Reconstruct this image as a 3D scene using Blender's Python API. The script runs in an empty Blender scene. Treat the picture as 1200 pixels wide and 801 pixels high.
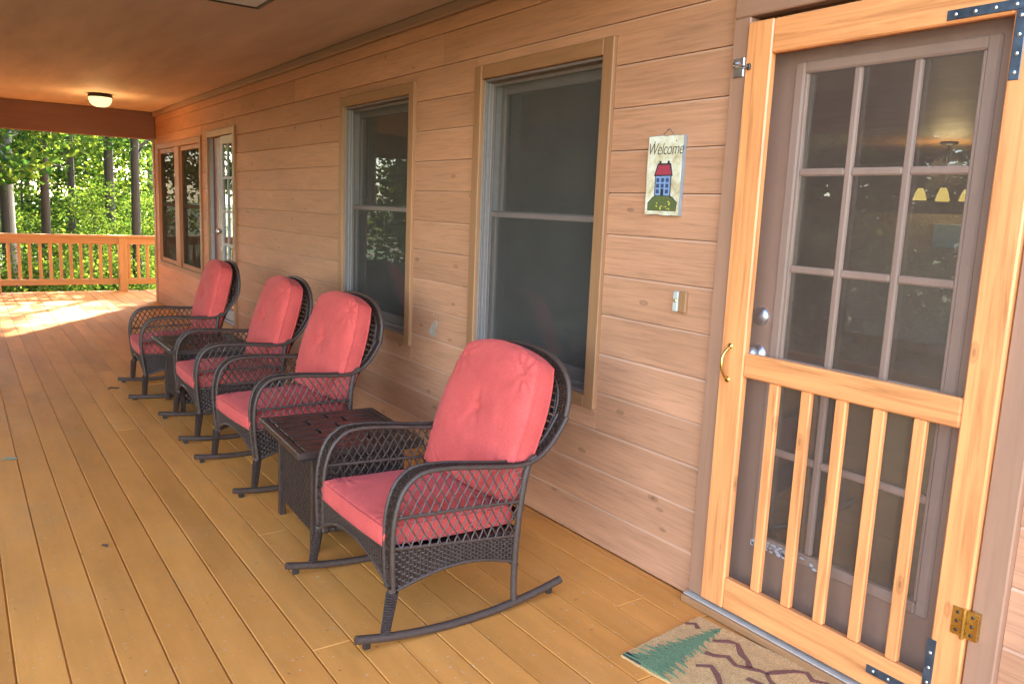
import bpy, bmesh, math, random
import numpy as np
from mathutils import Vector, Matrix
R = math.radians
rnd = random.Random(11)
scene = bpy.context.scene
col = scene.collection

# ------------------------------------------------------------------ camera, world, sun, exposure
YAW, PITCH, ROLL = 0.60606, -0.16089, 0.04275
fw = Vector((math.sin(YAW)*math.cos(PITCH), math.cos(YAW)*math.cos(PITCH), math.sin(PITCH)))
r0 = Vector((math.cos(YAW), -math.sin(YAW), 0)); u0 = r0.cross(fw)
rr = math.cos(ROLL)*r0 + math.sin(ROLL)*u0
uu = -math.sin(ROLL)*r0 + math.cos(ROLL)*u0
cd = bpy.data.cameras.new('camera'); cam = bpy.data.objects.new('camera', cd); col.objects.link(cam)
m = Matrix.Identity(4)
for i in range(3):
    m[i][0] = rr[i]; m[i][1] = uu[i]; m[i][2] = -fw[i]
m.translation = (-2.2707, 0.0, 1.4398)
cam.matrix_world = m
cd.sensor_width = 36; cd.lens = 946.35/1200*36
cd.clip_start = 0.05; cd.clip_end = 2000
scene.camera = cam

SUN_EL, SUN_AZ = R(33), (0.57, 0.82)          # horizontal direction towards the sun (x, y)
world = bpy.data.worlds.new('World'); scene.world = world; world.use_nodes = True
wn = world.node_tree; bg = wn.nodes['Background']
sky = wn.nodes.new('ShaderNodeTexSky'); sky.sky_type = 'NISHITA'; sky.sun_disc = False
sky.sun_elevation = SUN_EL; sky.sun_rotation = math.atan2(SUN_AZ[0], SUN_AZ[1])
wn.links.new(sky.outputs[0], bg.inputs[0]); bg.inputs[1].default_value = 0.15
sd = bpy.data.lights.new('sun', 'SUN'); sd.energy = 4.8; sd.angle = R(0.5); sd.color = (1, .96, .90)
so = bpy.data.objects.new('sun', sd); col.objects.link(so)
sv = Vector((SUN_AZ[0]*math.cos(SUN_EL), SUN_AZ[1]*math.cos(SUN_EL), math.sin(SUN_EL))).normalized()
so.rotation_euler = sv.to_track_quat('Z', 'Y').to_euler(); so.location = (20, 30, 30)
scene.view_settings.view_transform = 'Standard'; scene.view_settings.look = 'None'
scene.view_settings.gamma = 1; scene.view_settings.exposure = 3.9
scene.cycles.max_bounces = 8; scene.cycles.diffuse_bounces = 5; scene.cycles.transparent_max_bounces = 24
scene.cycles.use_denoising = True

# ------------------------------------------------------------------ materials
def newmat(name):
    mt = bpy.data.materials.new(name); mt.use_nodes = True
    nt = mt.node_tree
    return mt, nt, nt.nodes['Principled BSDF']
def lk(nt, a, b): nt.links.new(a, b)
def node(nt, t, **kw):
    n = nt.nodes.new(t)
    for k, v in kw.items(): setattr(n, k, v)
    return n
def ramp(nt, fac, stops):
    r = node(nt, 'ShaderNodeValToRGB'); e = r.color_ramp.elements
    while len(e) < len(stops): e.new(.5)
    for i, (p, c) in enumerate(stops):
        e[i].position = p; e[i].color = (c[0], c[1], c[2], 1) if len(c) >= 3 else (c[0],)*3 + (1,)
    lk(nt, fac, r.inputs[0]); return r.outputs[0]
def mixc(nt, a, b, fac, mode='MIX'):
    mx = node(nt, 'ShaderNodeMix', data_type='RGBA', blend_type=mode)
    for s, v in ((6, a), (7, b)):
        if isinstance(v, (tuple, list)): mx.inputs[s].default_value = (*v[:3], 1)
        else: lk(nt, v, mx.inputs[s])
    if isinstance(fac, float): mx.inputs[0].default_value = fac
    else: lk(nt, fac, mx.inputs[0])
    return mx.outputs[2]
def coords(nt, scale, jitter=True):
    tc = node(nt, 'ShaderNodeTexCoord'); mp = node(nt, 'ShaderNodeMapping')
    mp.inputs['Scale'].default_value = scale
    v = tc.outputs['Object']
    if jitter:
        oi = node(nt, 'ShaderNodeObjectInfo'); ad = node(nt, 'ShaderNodeVectorMath', operation='ADD')
        ml = node(nt, 'ShaderNodeMath', operation='MULTIPLY'); ml.inputs[1].default_value = 37.0
        lk(nt, oi.outputs['Random'], ml.inputs[0]); lk(nt, v, ad.inputs[0]); lk(nt, ml.outputs[0], ad.inputs[1]); v = ad.outputs[0]
    lk(nt, v, mp.inputs[0]); return mp.outputs[0]
def noise(nt, vec, scale, detail=4, rough=.55, dist=0.):
    n = node(nt, 'ShaderNodeTexNoise'); n.inputs['Scale'].default_value = scale
    n.inputs['Detail'].default_value = detail; n.inputs['Roughness'].default_value = rough
    n.inputs['Distortion'].default_value = dist; lk(nt, vec, n.inputs['Vector']); return n.outputs[0]
def bump(nt, p, h, strength, dist=.002):
    b = node(nt, 'ShaderNodeBump'); b.inputs['Strength'].default_value = strength
    b.inputs['Distance'].default_value = dist; lk(nt, h, b.inputs['Height']); lk(nt, b.outputs[0], p.inputs['Normal'])

def wood(name, base, axis, contrast=.25, rough=.55, knots=0., vary=.12, dirt=None, fine=1., gloss=.4, jitter=True, bumps=.5):
    """Stained or painted timber with grain running along one axis of the object."""
    mt, nt, p = newmat(name)
    sc = [34, 34, 34]; sc[axis] = 1.6
    v = coords(nt, sc, jitter)
    g = noise(nt, v, 1.3*fine, 6, .65, .6)
    dark = tuple(c*(1-contrast) for c in base); light = tuple(min(1, c*(1+contrast*.55)) for c in base)
    c = ramp(nt, g, [(.28, dark), (.5, base), (.72, light)])
    sc2 = [5, 5, 5]; sc2[axis] = .9
    blotch = noise(nt, coords(nt, sc2, jitter), 1.0, 3)
    c = mixc(nt, c, ramp(nt, blotch, [(.3, (.78,)*3), (.7, (1.12,)*3)]), .7, 'MULTIPLY')
    if vary:
        oi = node(nt, 'ShaderNodeObjectInfo')
        c = mixc(nt, c, ramp(nt, oi.outputs['Random'], [(0, (1-vary, 1-vary*1.15, 1-vary*1.3)), (1, (1+vary*.6, 1+vary*.7, 1+vary*.9))]), 1., 'MULTIPLY')
    if knots:
        ks = [8.5, 8.5, 8.5]; ks[axis] = 3.4
        vo = node(nt, 'ShaderNodeTexVoronoi'); vo.inputs['Scale'].default_value = 1.
        vo.inputs['Randomness'].default_value = 1.
        lk(nt, coords(nt, ks, jitter), vo.inputs['Vector'])
        ring = ramp(nt, vo.outputs['Distance'], [(.03, (1-knots,)*3), (.06, (1-knots*.3,)*3), (.085, (1-knots*.65,)*3), (.115, (1,)*3)])
        c = mixc(nt, c, ring, 1., 'MULTIPLY')
    if dirt:
        dn = noise(nt, coords(nt, (1.3, 1.3, 1.3), False), 1.6, 7, .72)
        c = mixc(nt, c, dirt, ramp(nt, dn, [(.52, (0,)*3), (.72, (.55,)*3)]))
        sp = noise(nt, coords(nt, (1, 1, 1), False), 60, 2, .5)
        c = mixc(nt, c, (.55, .48, .38), ramp(nt, sp, [(.685, (0,)*3), (.72, (.6,)*3)]))
    if dirt:
        s3 = noise(nt, coords(nt, (1, 1, 1), False), 33, 2, .5)
        c = mixc(nt, c, (.16, .075, .03), ramp(nt, s3, [(.25, (.55,)*3), (.29, (0,)*3)]))
        s4 = noise(nt, coords(nt, (1, .35, 1), False), 4.2, 6, .75)
        c = mixc(nt, c, ramp(nt, s4, [(.3, (.88, .86, .84)), (.5, (1,)*3), (.7, (1.07, 1.08, 1.10))]), 1., 'MULTIPLY')
    lk(nt, c, p.inputs['Base Color'])
    rg = ramp(nt, g, [(.3, (rough-.08,)*3), (.7, (rough+.1,)*3)]); lk(nt, rg, p.inputs['Roughness'])
    p.inputs['Specular IOR Level'].default_value = gloss
    bump(nt, p, g, bumps, .0016)
    return mt

def plain(name, base, rough=.5, metal=0., var=.12, scale=30., bumps=.15, spec=.5, sheen=0.):
    mt, nt, p = newmat(name)
    v = coords(nt, (1, 1, 1), True); n = noise(nt, v, scale, 5, .6)
    c = ramp(nt, n, [(.3, tuple(x*(1-var) for x in base)), (.7, tuple(min(1, x*(1+var)) for x in base))])
    lk(nt, c, p.inputs['Base Color']); p.inputs['Metallic'].default_value = metal
    lk(nt, ramp(nt, n, [(.3, (max(.02, rough-.08),)*3), (.7, (rough+.08,)*3)]), p.inputs['Roughness'])
    p.inputs['Specular IOR Level'].default_value = spec
    if sheen: p.inputs['Sheen Weight'].default_value = sheen
    if bumps: bump(nt, p, n, bumps, .001)
    return mt

M = {}
WALLC = (.50, .226, .116)
M['siding'] = wood('siding_stain', WALLC, 1, .25, .62, .55, .09, gloss=.25, fine=1.9)
M['siding_edge'] = wood('lit_siding_edge', (.58, .295, .17), 1, .15, .6, 0, .1, gloss=.3)  # lighter colour paints in the light caught by the board's top chamfer
M['casing'] = wood('casing_stain', (.33, .148, .062), 2, .18, .5, 0, .05, gloss=.35)
M['casing_brown'] = wood('brown_casing_paint', (.35, .168, .095), 2, .12, .5, 0, .05, gloss=.4)
M['deck'] = wood('deck_stain', (.68, .250, .052), 1, .07, .6, 0, .10, dirt=(.56, .25, .08), gloss=.2, bumps=.35)
M['ceiling'] = wood('ceiling_paint', (.54, .385, .295), 1, .06, .75, 0, 0, gloss=.2, jitter=False, fine=.4)
M['cove'] = wood('dark_cove_stain', (.30, .165, .10), 1, .12, .6, 0, 0)
M['beam'] = wood('beam_stain', (.21, .085, .05), 0, .2, .6, 0, .05)
M['pine_v'] = wood('varnished_pine_upright', (.74, .262, .085), 2, .42, .36, .45, .04, gloss=.5, bumps=.2)
M['pine_h'] = wood('varnished_pine_rail', (.74, .262, .085), 1, .42, .36, .45, .04, gloss=.5, bumps=.2)
M['rail'] = wood('railing_stain_upright', (.50, .215, .055), 2, .2, .5, 0, .1)
M['rail_h'] = wood('railing_stain', (.50, .215, .055), 0, .2, .5, 0, .1)
M['door_paint'] = wood('door_paint', (.33, .162, .098), 2, .07, .45, 0, 0, gloss=.4, bumps=.1)
M['muntin'] = wood('lit_muntin_paint', (.39, .22, .15), 2, .1, .45, 0, 0, gloss=.4, bumps=.1)  # paler than the door: bright edge highlights painted into the colour
M['sash'] = plain('sash_paint', (.17, .12, .10), .5)
M['vinyl'] = plain('vinyl_track', (.27, .235, .205), .5)
M['bronze'] = plain('dark_bronze', (.03, .022, .018), .4, .3)
M['resin'] = plain('brown_resin_wicker', (.040, .021, .015), .40, 0, .45, 110, .3, .30)
M['tube'] = plain('grey_brown_tube', (.062, .036, .026), .46, 0, .2, 60, .2, .28)
M['resin_dark'] = plain('dark_brown_slat_resin', (.040, .021, .015), .36, 0, .3, 40, .2)
M['brass'] = plain('brass', (.62, .42, .12), .28, 1., .15)
M['steel'] = plain('galvanised_steel', (.72, .72, .72), .38, 1., .15)
M['blue_steel'] = plain('dark_zinc_plate', (.09, .105, .13), .38, .7, .3)
M['white_paint'] = plain('white_paint', (.62, .60, .62), .5)
M['far_door'] = plain('grey_door_paint', (.30, .275, .27), .5)
M['aluminium'] = plain('aluminium_sill', (.46, .38, .30), .6, 0.)
M['red_door'] = plain('red_brown_door_paint', (.16, .035, .022), .4)

def fabric():
    mt, nt, p = newmat('red_cushion_cloth')
    v = coords(nt, (1, 1, 1), False)
    w = noise(nt, v, 260, 3, .6); b = noise(nt, v, 9, 5, .65)
    c = ramp(nt, w, [(.3, (.47, .056, .046)), (.7, (.64, .092, .070))])
    c = mixc(nt, c, ramp(nt, b, [(.3, (.84, .80, .80)), (.7, (1.12, 1.15, 1.15))]), .8, 'MULTIPLY')
    lk(nt, c, p.inputs['Base Color']); p.inputs['Roughness'].default_value = .85
    p.inputs['Sheen Weight'].default_value = .08; p.inputs['Sheen Tint'].default_value = (1, .6, .6, 1)
    p.inputs['Specular IOR Level'].default_value = .2
    bump(nt, p, w, .6, .0016)
    return mt
M['red'] = fabric()

def glass(name, tint=(.80, .84, .84), ior=1.52):
    mt = bpy.data.materials.new(name); mt.use_nodes = True; nt = mt.node_tree; nt.nodes.clear()
    o = node(nt, 'ShaderNodeOutputMaterial'); mx = node(nt, 'ShaderNodeMixShader')
    t = node(nt, 'ShaderNodeBsdfTransparent'); g = node(nt, 'ShaderNodeBsdfGlossy'); f = node(nt, 'ShaderNodeFresnel')
    f.inputs[0].default_value = ior; t.inputs[0].default_value = (*tint, 1); g.inputs['Roughness'].default_value = .0
    mu = node(nt, 'ShaderNodeMath', operation='MULTIPLY'); mu.inputs[1].default_value = 1.8
    lk(nt, f.outputs[0], mu.inputs[0]); lk(nt, mu.outputs[0], mx.inputs[0])
    lk(nt, t.outputs[0], mx.inputs[1]); lk(nt, g.outputs[0], mx.inputs[2]); lk(nt, mx.outputs[0], o.inputs[0])
    return mt
M['glass'] = glass('window_glass')
def screen(name, colr, cover):
    mt = bpy.data.materials.new(name); mt.use_nodes = True; nt = mt.node_tree; nt.nodes.clear()
    o = node(nt, 'ShaderNodeOutputMaterial'); mx = node(nt, 'ShaderNodeMixShader')
    t = node(nt, 'ShaderNodeBsdfTransparent'); d = node(nt, 'ShaderNodeBsdfDiffuse')
    v = coords(nt, (1, 1, 1), False); n = noise(nt, v, 260, 2, .6); n2 = noise(nt, v, 7, 4, .6)
    c = mixc(nt, ramp(nt, n, [(.3, tuple(x*.7 for x in colr)), (.7, tuple(x*1.25 for x in colr))]), ramp(nt, n2, [(.3, (.85,)*3), (.7, (1.1,)*3)]), 1., 'MULTIPLY')
    lk(nt, c, d.inputs[0])
    mx.inputs[0].default_value = cover
    lk(nt, t.outputs[0], mx.inputs[1]); lk(nt, d.outputs[0], mx.inputs[2]); lk(nt, mx.outputs[0], o.inputs[0])
    return mt
M['screen'] = screen('grey_insect_screen', (.145, .122, .10), .42)
M['screen_dark'] = screen('dark_insect_screen', (.05, .05, .045), .72)
M['screen_door'] = screen('brown_insect_screen', (.21, .135, .10), .27)

def emit(name, colr, st):
    mt = bpy.data.materials.new(name); mt.use_nodes = True; nt = mt.node_tree; nt.nodes.clear()
    o = node(nt, 'ShaderNodeOutputMaterial'); e = node(nt, 'ShaderNodeEmission')
    e.inputs[0].default_value = (*colr, 1); e.inputs[1].default_value = st; lk(nt, e.outputs[0], o.inputs[0]); return mt
M['lit_glass'] = emit('lit_opal_glass', (1, .74, .33), .13)
M['lit_shade'] = emit('lit_amber_shade', (1, .66, .16), .10)

def leafmat(name, c):
    mt = bpy.data.materials.new(name); mt.use_nodes = True; nt = mt.node_tree; nt.nodes.clear()
    o = node(nt, 'ShaderNodeOutputMaterial'); mx = node(nt, 'ShaderNodeMixShader'); mx.inputs[0].default_value = .45
    d = node(nt, 'ShaderNodeBsdfDiffuse'); t = node(nt, 'ShaderNodeBsdfTranslucent')
    v = coords(nt, (1, 1, 1), True); n = noise(nt, v, .9, 3)
    k = ramp(nt, n, [(.3, tuple(x*.65 for x in c)), (.7, tuple(x*1.35 for x in c))])
    lk(nt, k, d.inputs[0])
    k2 = mixc(nt, k, (1.5, 1.35, .6), 1., 'MULTIPLY'); lk(nt, k2, t.inputs[0])
    lk(nt, d.outputs[0], mx.inputs[1]); lk(nt, t.outputs[0], mx.inputs[2]); lk(nt, mx.outputs[0], o.inputs[0])
    return mt
LEAF = [leafmat('leaf_mid_green', (.055, .105, .025)), leafmat('leaf_yellow_green', (.12, .165, .035)), leafmat('leaf_deep_green', (.022, .055, .018))]
M['bark'] = wood('bark', (.085, .065, .05), 2, .5, .9, 0, .15, gloss=.1, bumps=1.)
M['pale_bark'] = wood('pale_bark', (.50, .47, .42), 2, .25, .85, 0, .1, gloss=.1)
def groundmat():
    mt, nt, p = newmat('forest_floor')
    v = coords(nt, (1, 1, 1), False)
    a = noise(nt, v, .35, 6, .6); b = noise(nt, v, 9, 5, .7)
    c = mixc(nt, ramp(nt, b, [(.3, (.06, .04, .022)), (.55, (.15, .10, .05)), (.75, (.26, .18, .09))]), ramp(nt, b, [(.3, (.03, .06, .012)), (.7, (.10, .17, .03))]), ramp(nt, a, [(.45, (0,)*3), (.58, (1,)*3)]))
    lk(nt, c, p.inputs['Base Color']); p.inputs['Roughness'].default_value = .95
    bump(nt, p, b, 1., .05); return mt
M['ground'] = groundmat()

# ------------------------------------------------------------------ mesh helpers
class MB:
    def __init__(s): s.v = []; s.f = []; s.sm = []; s.mi = []
    def add(s, vs, fs, smooth=False, mi=0):
        o = len(s.v); s.v += [tuple(p) for p in vs]
        for f in fs: s.f.append([i+o for i in f]); s.sm.append(smooth); s.mi.append(mi)
        return s
    def box(s, x0, x1, y0, y1, z0, z1, bev=0.0, mi=0):
        if bev <= 0:
            return s.add([(x0,y0,z0),(x1,y0,z0),(x1,y1,z0),(x0,y1,z0),(x0,y0,z1),(x1,y0,z1),(x1,y1,z1),(x0,y1,z1)],
                         [(3,2,1,0),(4,5,6,7),(0,1,5,4),(1,2,6,5),(2,3,7,6),(3,0,4,7)], False, mi)
        bm = bmesh.new(); bmesh.ops.create_cube(bm, size=1)
        for v in bm.verts:
            v.co = ((x0+x1)/2+v.co.x*(x1-x0), (y0+y1)/2+v.co.y*(y1-y0), (z0+z1)/2+v.co.z*(z1-z0))
        bmesh.ops.bevel(bm, geom=bm.edges[:], offset=min(bev, .45*min(x1-x0, y1-y0, z1-z0)), segments=1, affect='EDGES')
        bm.verts.ensure_lookup_table()
        s.add([v.co[:] for v in bm.verts], [[v.index for v in f.verts] for f in bm.faces], False, mi); bm.free(); return s
    def tube(s, pts, r, seg=8, caps=True, flat=1.0, mi=0):
        P = [Vector(p) for p in pts]; n = len(P); rs = r if isinstance(r, (list, tuple)) else [r]*n
        t0 = (P[1]-P[0]).normalized(); ref = Vector((0, 0, 1)) if abs(t0.z) < .9 else Vector((0, 1, 0))
        nrm = (ref - t0*ref.dot(t0)).normalized(); vs = []; fs = []
        for i in range(n):
            t = (P[min(i+1, n-1)]-P[max(i-1, 0)]).normalized()
            nrm = (nrm - t*nrm.dot(t)).normalized(); b = t.cross(nrm)
            for k in range(seg):
                a = 2*math.pi*k/seg; vs.append(P[i] + rs[i]*(math.cos(a)*nrm*flat + math.sin(a)*b))
        for i in range(n-1):
            for k in range(seg):
                fs.append((i*seg+k, i*seg+(k+1) % seg, (i+1)*seg+(k+1) % seg, (i+1)*seg+k))
        s.add(vs, fs, seg > 4, mi)
        if caps:
            s.add(vs[:seg], [tuple(reversed(range(seg)))], False, mi); s.add(vs[-seg:], [tuple(range(seg))], False, mi)
        return s
    def lathe(s, prof, c, seg=24, axis='z', smooth=True, mi=0):
        vs = []; fs = []; c = Vector(c)
        for (r, h) in prof:
            for k in range(seg):
                a = 2*math.pi*k/seg; x, y = r*math.cos(a), r*math.sin(a)
                vs.append(c + (Vector((x, y, h)) if axis == 'z' else Vector((h, x, y))))
        for i in range(len(prof)-1):
            for k in range(seg): fs.append((i*seg+k, i*seg+(k+1) % seg, (i+1)*seg+(k+1) % seg, (i+1)*seg+k))
        return s.add(vs, fs, smooth, mi)
    def prism(s, poly, fn, d0, d1, mi=0):
        """poly in 2-D; fn(p, q, depth) -> 3-D point"""
        n = len(poly); vs = [fn(p, q, d0) for p, q in poly] + [fn(p, q, d1) for p, q in poly]
        return s.add(vs, [tuple(reversed(range(n))), tuple(range(n, 2*n))] + [(i, (i+1) % n, (i+1) % n+n, i+n) for i in range(n)], False, mi)
    def grid(s, f, nu, nv, smooth=True, mi=0):
        vs = [f(i/nu, j/nv) for j in range(nv+1) for i in range(nu+1)]
        return s.add(vs, [(j*(nu+1)+i, j*(nu+1)+i+1, (j+1)*(nu+1)+i+1, (j+1)*(nu+1)+i) for j in range(nv) for i in range(nu)], smooth, mi)
    def weave(s, f, nu, nv, amp=.003, fill=.86, stake=.0022, sub=2):
        """strands along u woven in front of and behind stakes along v, on the surface f(u, v)"""
        def nrm(u, v):
            e = 1e-3; u = min(max(u, e), 1-e); v = min(max(v, e), 1-e)
            return (Vector(f(u+e, v))-Vector(f(u-e, v))).cross(Vector(f(u, v+e))-Vector(f(u, v-e))).normalized()
        for j in range(nv):
            va, vb = (j+.5-fill/2)/nv, (j+.5+fill/2)/nv; vs = []; fs = []; n = nu*sub
            for i in range(n+1):
                u = i/n; h = amp*math.cos(math.pi*(u*nu+j)); nn = nrm(u, (va+vb)/2)
                vs += [Vector(f(u, va))+nn*(h-amp*.5), Vector(f(u, (va+vb)/2))+nn*(h+amp*.35), Vector(f(u, vb))+nn*(h-amp*.5)]
            for i in range(n):
                a = i*3; fs += [(a, a+3, a+4, a+1), (a+1, a+4, a+5, a+2)]
            s.add(vs, fs, True)
        for i in range(nu+1):
            u = min(max((i)/nu, .004), .996)
            s.tube([f(u, q/6) for q in range(7)], stake, 4, False)
        return s
    def build(s, name, mat, parent=None, base=None, label=None, kind=None, mats=None):
        me = bpy.data.meshes.new(name)
        vs = s.v
        if base is not None:
            bx, by, bz = base; vs = [(x-bx, y-by, z-bz) for x, y, z in vs]
        me.from_pydata(vs, [], s.f); me.update()
        me.polygons.foreach_set('use_smooth', s.sm)
        for mm in (mats or [mat]): me.materials.append(mm)
        if mats: me.polygons.foreach_set('material_index', s.mi)
        o = bpy.data.objects.new(name, me); col.objects.link(o)
        if parent is not None: o.parent = parent
        if label: o['label'] = label
        if kind: o['kind'] = kind
        return o
def tag(o, label=None, cat=None, group=None, kind=None):
    if label: o['label'] = label
    if cat: o['category'] = cat
    if group: o['group'] = group
    if kind: o['kind'] = kind
    return o
def empty(name, loc, label=None, cat=None, group=None, kind=None, rot=(0, 0, 0)):
    o = bpy.data.objects.new(name, None); col.objects.link(o); o.empty_display_size = .1
    o.location = loc; o.rotation_euler = rot
    return tag(o, label, cat, group, kind)
def copy_tree(o, parent=None):
    c = o.copy(); col.objects.link(c)
    if parent is not None: c.parent = parent
    for ch in [q for q in bpy.data.objects if q.parent == o and q != c]: copy_tree(ch, c)
    return c
def smoothpath(pts, n=4):
    """Catmull-Rom through the points"""
    P = [Vector(p) for p in pts]; out = []
    for i in range(len(P)-1):
        p0, p1, p2, p3 = P[max(i-1, 0)], P[i], P[i+1], P[min(i+2, len(P)-1)]
        for k in range(n):
            t = k/n
            out.append(.5*((2*p1)+(p2-p0)*t+(2*p0-5*p1+4*p2-p3)*t*t+(3*p1-p0-3*p2+p3)*t**3))
    return out+[P[-1]]

# ------------------------------------------------------------------ setting: ground, deck, wall, ceiling, roof
YE = 11.92            # where the house wall and the porch roof end
CE = 2.516            # ceiling
GZ = -1.1
YR = 1.5              # near end of the porch roof, cut short to let sky light in
XO = -3.55            # outer edge of the porch
def terrain():
    b = MB()
    xs = [-400, -150, -70, -40, -25, -15, -8, -2, 4, 10, 18, 28, 45, 80, 160, 400]
    ys = [-400, -150, -60, -30, -15, -6, 2, 9, 15, 19, 24, 30, 38, 50, 70, 110, 200, 400]
    r = random.Random(3); vs = []
    for y in ys:
        for x in xs:
            d = max(0, math.hypot(x+1, y-6)-12)
            vs.append((x, y, GZ + (r.random()-.5)*min(.5, d*.04)))
    n = len(xs)
    b.add(vs, [(j*n+i, j*n+i+1, (j+1)*n+i+1, (j+1)*n+i) for j in range(len(ys)-1) for i in range(n-1)], True)
    return b.build('ground', M['ground'], kind='structure')
terrain()

deck = MB().box(XO, 1.9, -1.5, 13.4, -.30, -.0085).build('deck', M['deck'], kind='structure')
def deck_boards():
    pitch = .1345; k = 0; x = -1.787-14*pitch
    r = random.Random(21)
    while x < 1.9:
        x1 = x+pitch-(.0036 if x < -1.5 else .0024)
        ymin = -1.5 if x < -.02 else 11.97
        if x < -.02 < x1:
            x1 = -.004
        y = ymin
        first = True
        while y < 13.4:
            L = 4.88 if not first else r.uniform(1.6, 4.88)
            first = False
            e = min(13.4, y+L)
            if 13.4-e < .8: e = 13.4
            zz = r.uniform(-.0012, .0012)
            MB().box(x+.0005, x1, y+.0015, e-.0015, -.0082, zz, .0026).build('deck_board', M['deck'], deck)
            y = e
        x += pitch
deck_boards()

wall = MB()
OPEN = [(.895, 1.985, 0., 2.235), (2.612, 3.689, .598, 2.158), (4.357, 5.477, .598, 2.158), (8.05, 9.12, 0., 2.13), (9.35, 11.65, .53, 2.10)]
WY0 = -1.5
ys = sorted({WY0, YE} | {o[0] for o in OPEN} | {o[1] for o in OPEN})
for a, b_ in zip(ys[:-1], ys[1:]):
    op = [o for o in OPEN if o[0] <= a+1e-6 and o[1] >= b_-1e-6]
    if not op: wall.box(.022, .15, a, b_, -1.0, 2.9)
    else:
        if op[0][2] > 0: wall.box(.022, .15, a, b_, -1.0, op[0][2])
        else: wall.box(.022, .15, a, b_, -1.0, -.036)
        wall.box(.022, .15, a, b_, op[0][3], 2.9)
wall = wall.build('wall', M['siding'], kind='structure')
def siding():
    r = random.Random(5); E = .17
    def piece(y0, y1, z0, z1, top=True):
        dx = r.uniform(-.0012, .0012); a, b2 = z0+.0012, z1-.0012
        prof = [(dx, a+.001), (dx+.001, a), (.0215, a), (.0215, b2), (.0048+dx, b2), (dx, b2-.0082)]
        def fn(p, q, d): return (p, d, q)
        mb = MB(); n = len(prof)
        vs = [(p, y0+.001, q) for p, q in prof]+[(p, y1-.001, q) for p, q in prof]
        mb.add(vs, [tuple(range(n)), tuple(reversed(range(n, 2*n)))]+[(i, i+n, (i+1) % n+n, (i+1) % n) for i in range(n)])
        mb.mi[2+4] = 1                                   # upper edge of the board, its lit look painted in
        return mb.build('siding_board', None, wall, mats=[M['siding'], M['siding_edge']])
    z = 0.0
    while z < CE-.01:
        z1 = min(z+E, CE-.002)
        cuts = [o for o in OPEN if o[2] < z1-.004 and o[3] > z+.004]
        y = WY0; spans = []
        for o in cuts:
            if o[0] > y: spans.append((y, o[0], z, z1))
            if z1-o[3] > .015: spans.append((o[0], o[1], o[3], z1))
            if o[2]-z > .015: spans.append((o[0], o[1], z, o[2]))
            y = o[1]
        spans.append((y, YE, z, z1))
        for (a, b2, q0, q1) in spans:
            while b2-a > 3.4:
                c = a+r.uniform(1.6, 3.0)
                piece(a, c, q0, q1); a = c
            piece(a, b2, q0, q1)
        z = z1
siding()
# end return of the house wall and a corner board
cb = MB().box(-.012, .12, YE+.002, YE+.022, -.9, CE-.005).build('corner_board', M['casing'], wall)
MB().box(-.012, -.001, YE-.085, YE, .003, CE-.03, .002).build('corner_board', M['casing'], wall)

ceiling = MB().box(XO, .02, YR, YE+.1, CE, CE+.018).build('ceiling', M['ceiling'], kind='structure')
MB().box(-.038, -.0015, YR, YE-.17, CE-.062, CE-.001, .008).build('cove_trim', M['cove'], ceiling)
beam = MB().box(XO, -.003, YE-.16, YE, 2.165, CE-.002, .006).build('beam', M['beam'])
tag(beam, 'dark red brown beam closing the far end of the porch roof', 'beam')
eave = MB().box(XO-.14, XO, YR, YE, 2.19, CE+.15, .006).build('beam', M['beam'])
tag(eave, 'long brown eave beam along the open side of the porch', 'beam')
roof = MB()
roof.add([(XO-.5, YR-.1, 2.62), (5, YR-.1, 5.4), (5, YE+.35, 5.4), (XO-.5, YE+.35, 2.62), (11, YR-.1, 2.62), (11, YE+.35, 2.62),
          (XO-.5, YR-.1, 2.74), (5, YR-.1, 5.52), (5, YE+.35, 5.52), (XO-.5, YE+.35, 2.74), (11, YR-.1, 2.74), (11, YE+.35, 2.74)],
         [(0,1,2,3),(1,4,5,2),(9,8,7,6),(8,11,10,7),(0,6,7,1),(1,7,10,4),(3,2,8,9),(2,5,11,8),(0,3,9,6),(4,10,11,5)])
roof = roof.build('roof', plain('brown_shingle', (.09, .07, .06), .9), kind='structure')
M['plaster'] = plain('cream_plaster', (.42, .33, .24), .8)
M['room_floor'] = wood('room_floor_boards', (.20, .11, .055), 1, .2, .4)
hs = MB()
hs.box(10.4, 10.55, -1.5, YE, -1.1, 2.9); hs.box(.15, 1.6, -1.5, -1.35, -1.1, 2.9); hs.box(6.4, 10.4, -1.5, -1.35, -1.1, 2.9); hs.box(1.6, 6.4, -1.5, -1.35, -1.1, .5); hs.box(1.6, 6.4, -1.5, -1.35, 2.3, 2.9); hs.box(.15, 10.4, YE-.15, YE, -1.1, 2.9)  # the gap in the side wall is added, out of view, to daylight the rooms
hs.add([(.15, -1.35, 2.9), (10.4, -1.35, 2.9), (5, -1.35, 5.3)], [(0, 1, 2)]); hs.add([(XO, YE, 2.7), (.15, YE, 2.9), (10.4, YE, 2.9), (5, YE, 5.3)], [(0, 1, 2, 3)])
hs.build('wall', M['plaster'], kind='structure')
MB().box(.151, 10.399, -1.349, YE-.151, -.06, .02).build('floor', M['room_floor'], kind='structure')
M['room_ceiling'] = wood('pine_ceiling_boards', (.45, .24, .10), 1, .2, .5)
MB().box(.151, 10.399, -1.349, YE-.151, 2.46, 2.50).build('ceiling', M['room_ceiling'], kind='structure')

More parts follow.
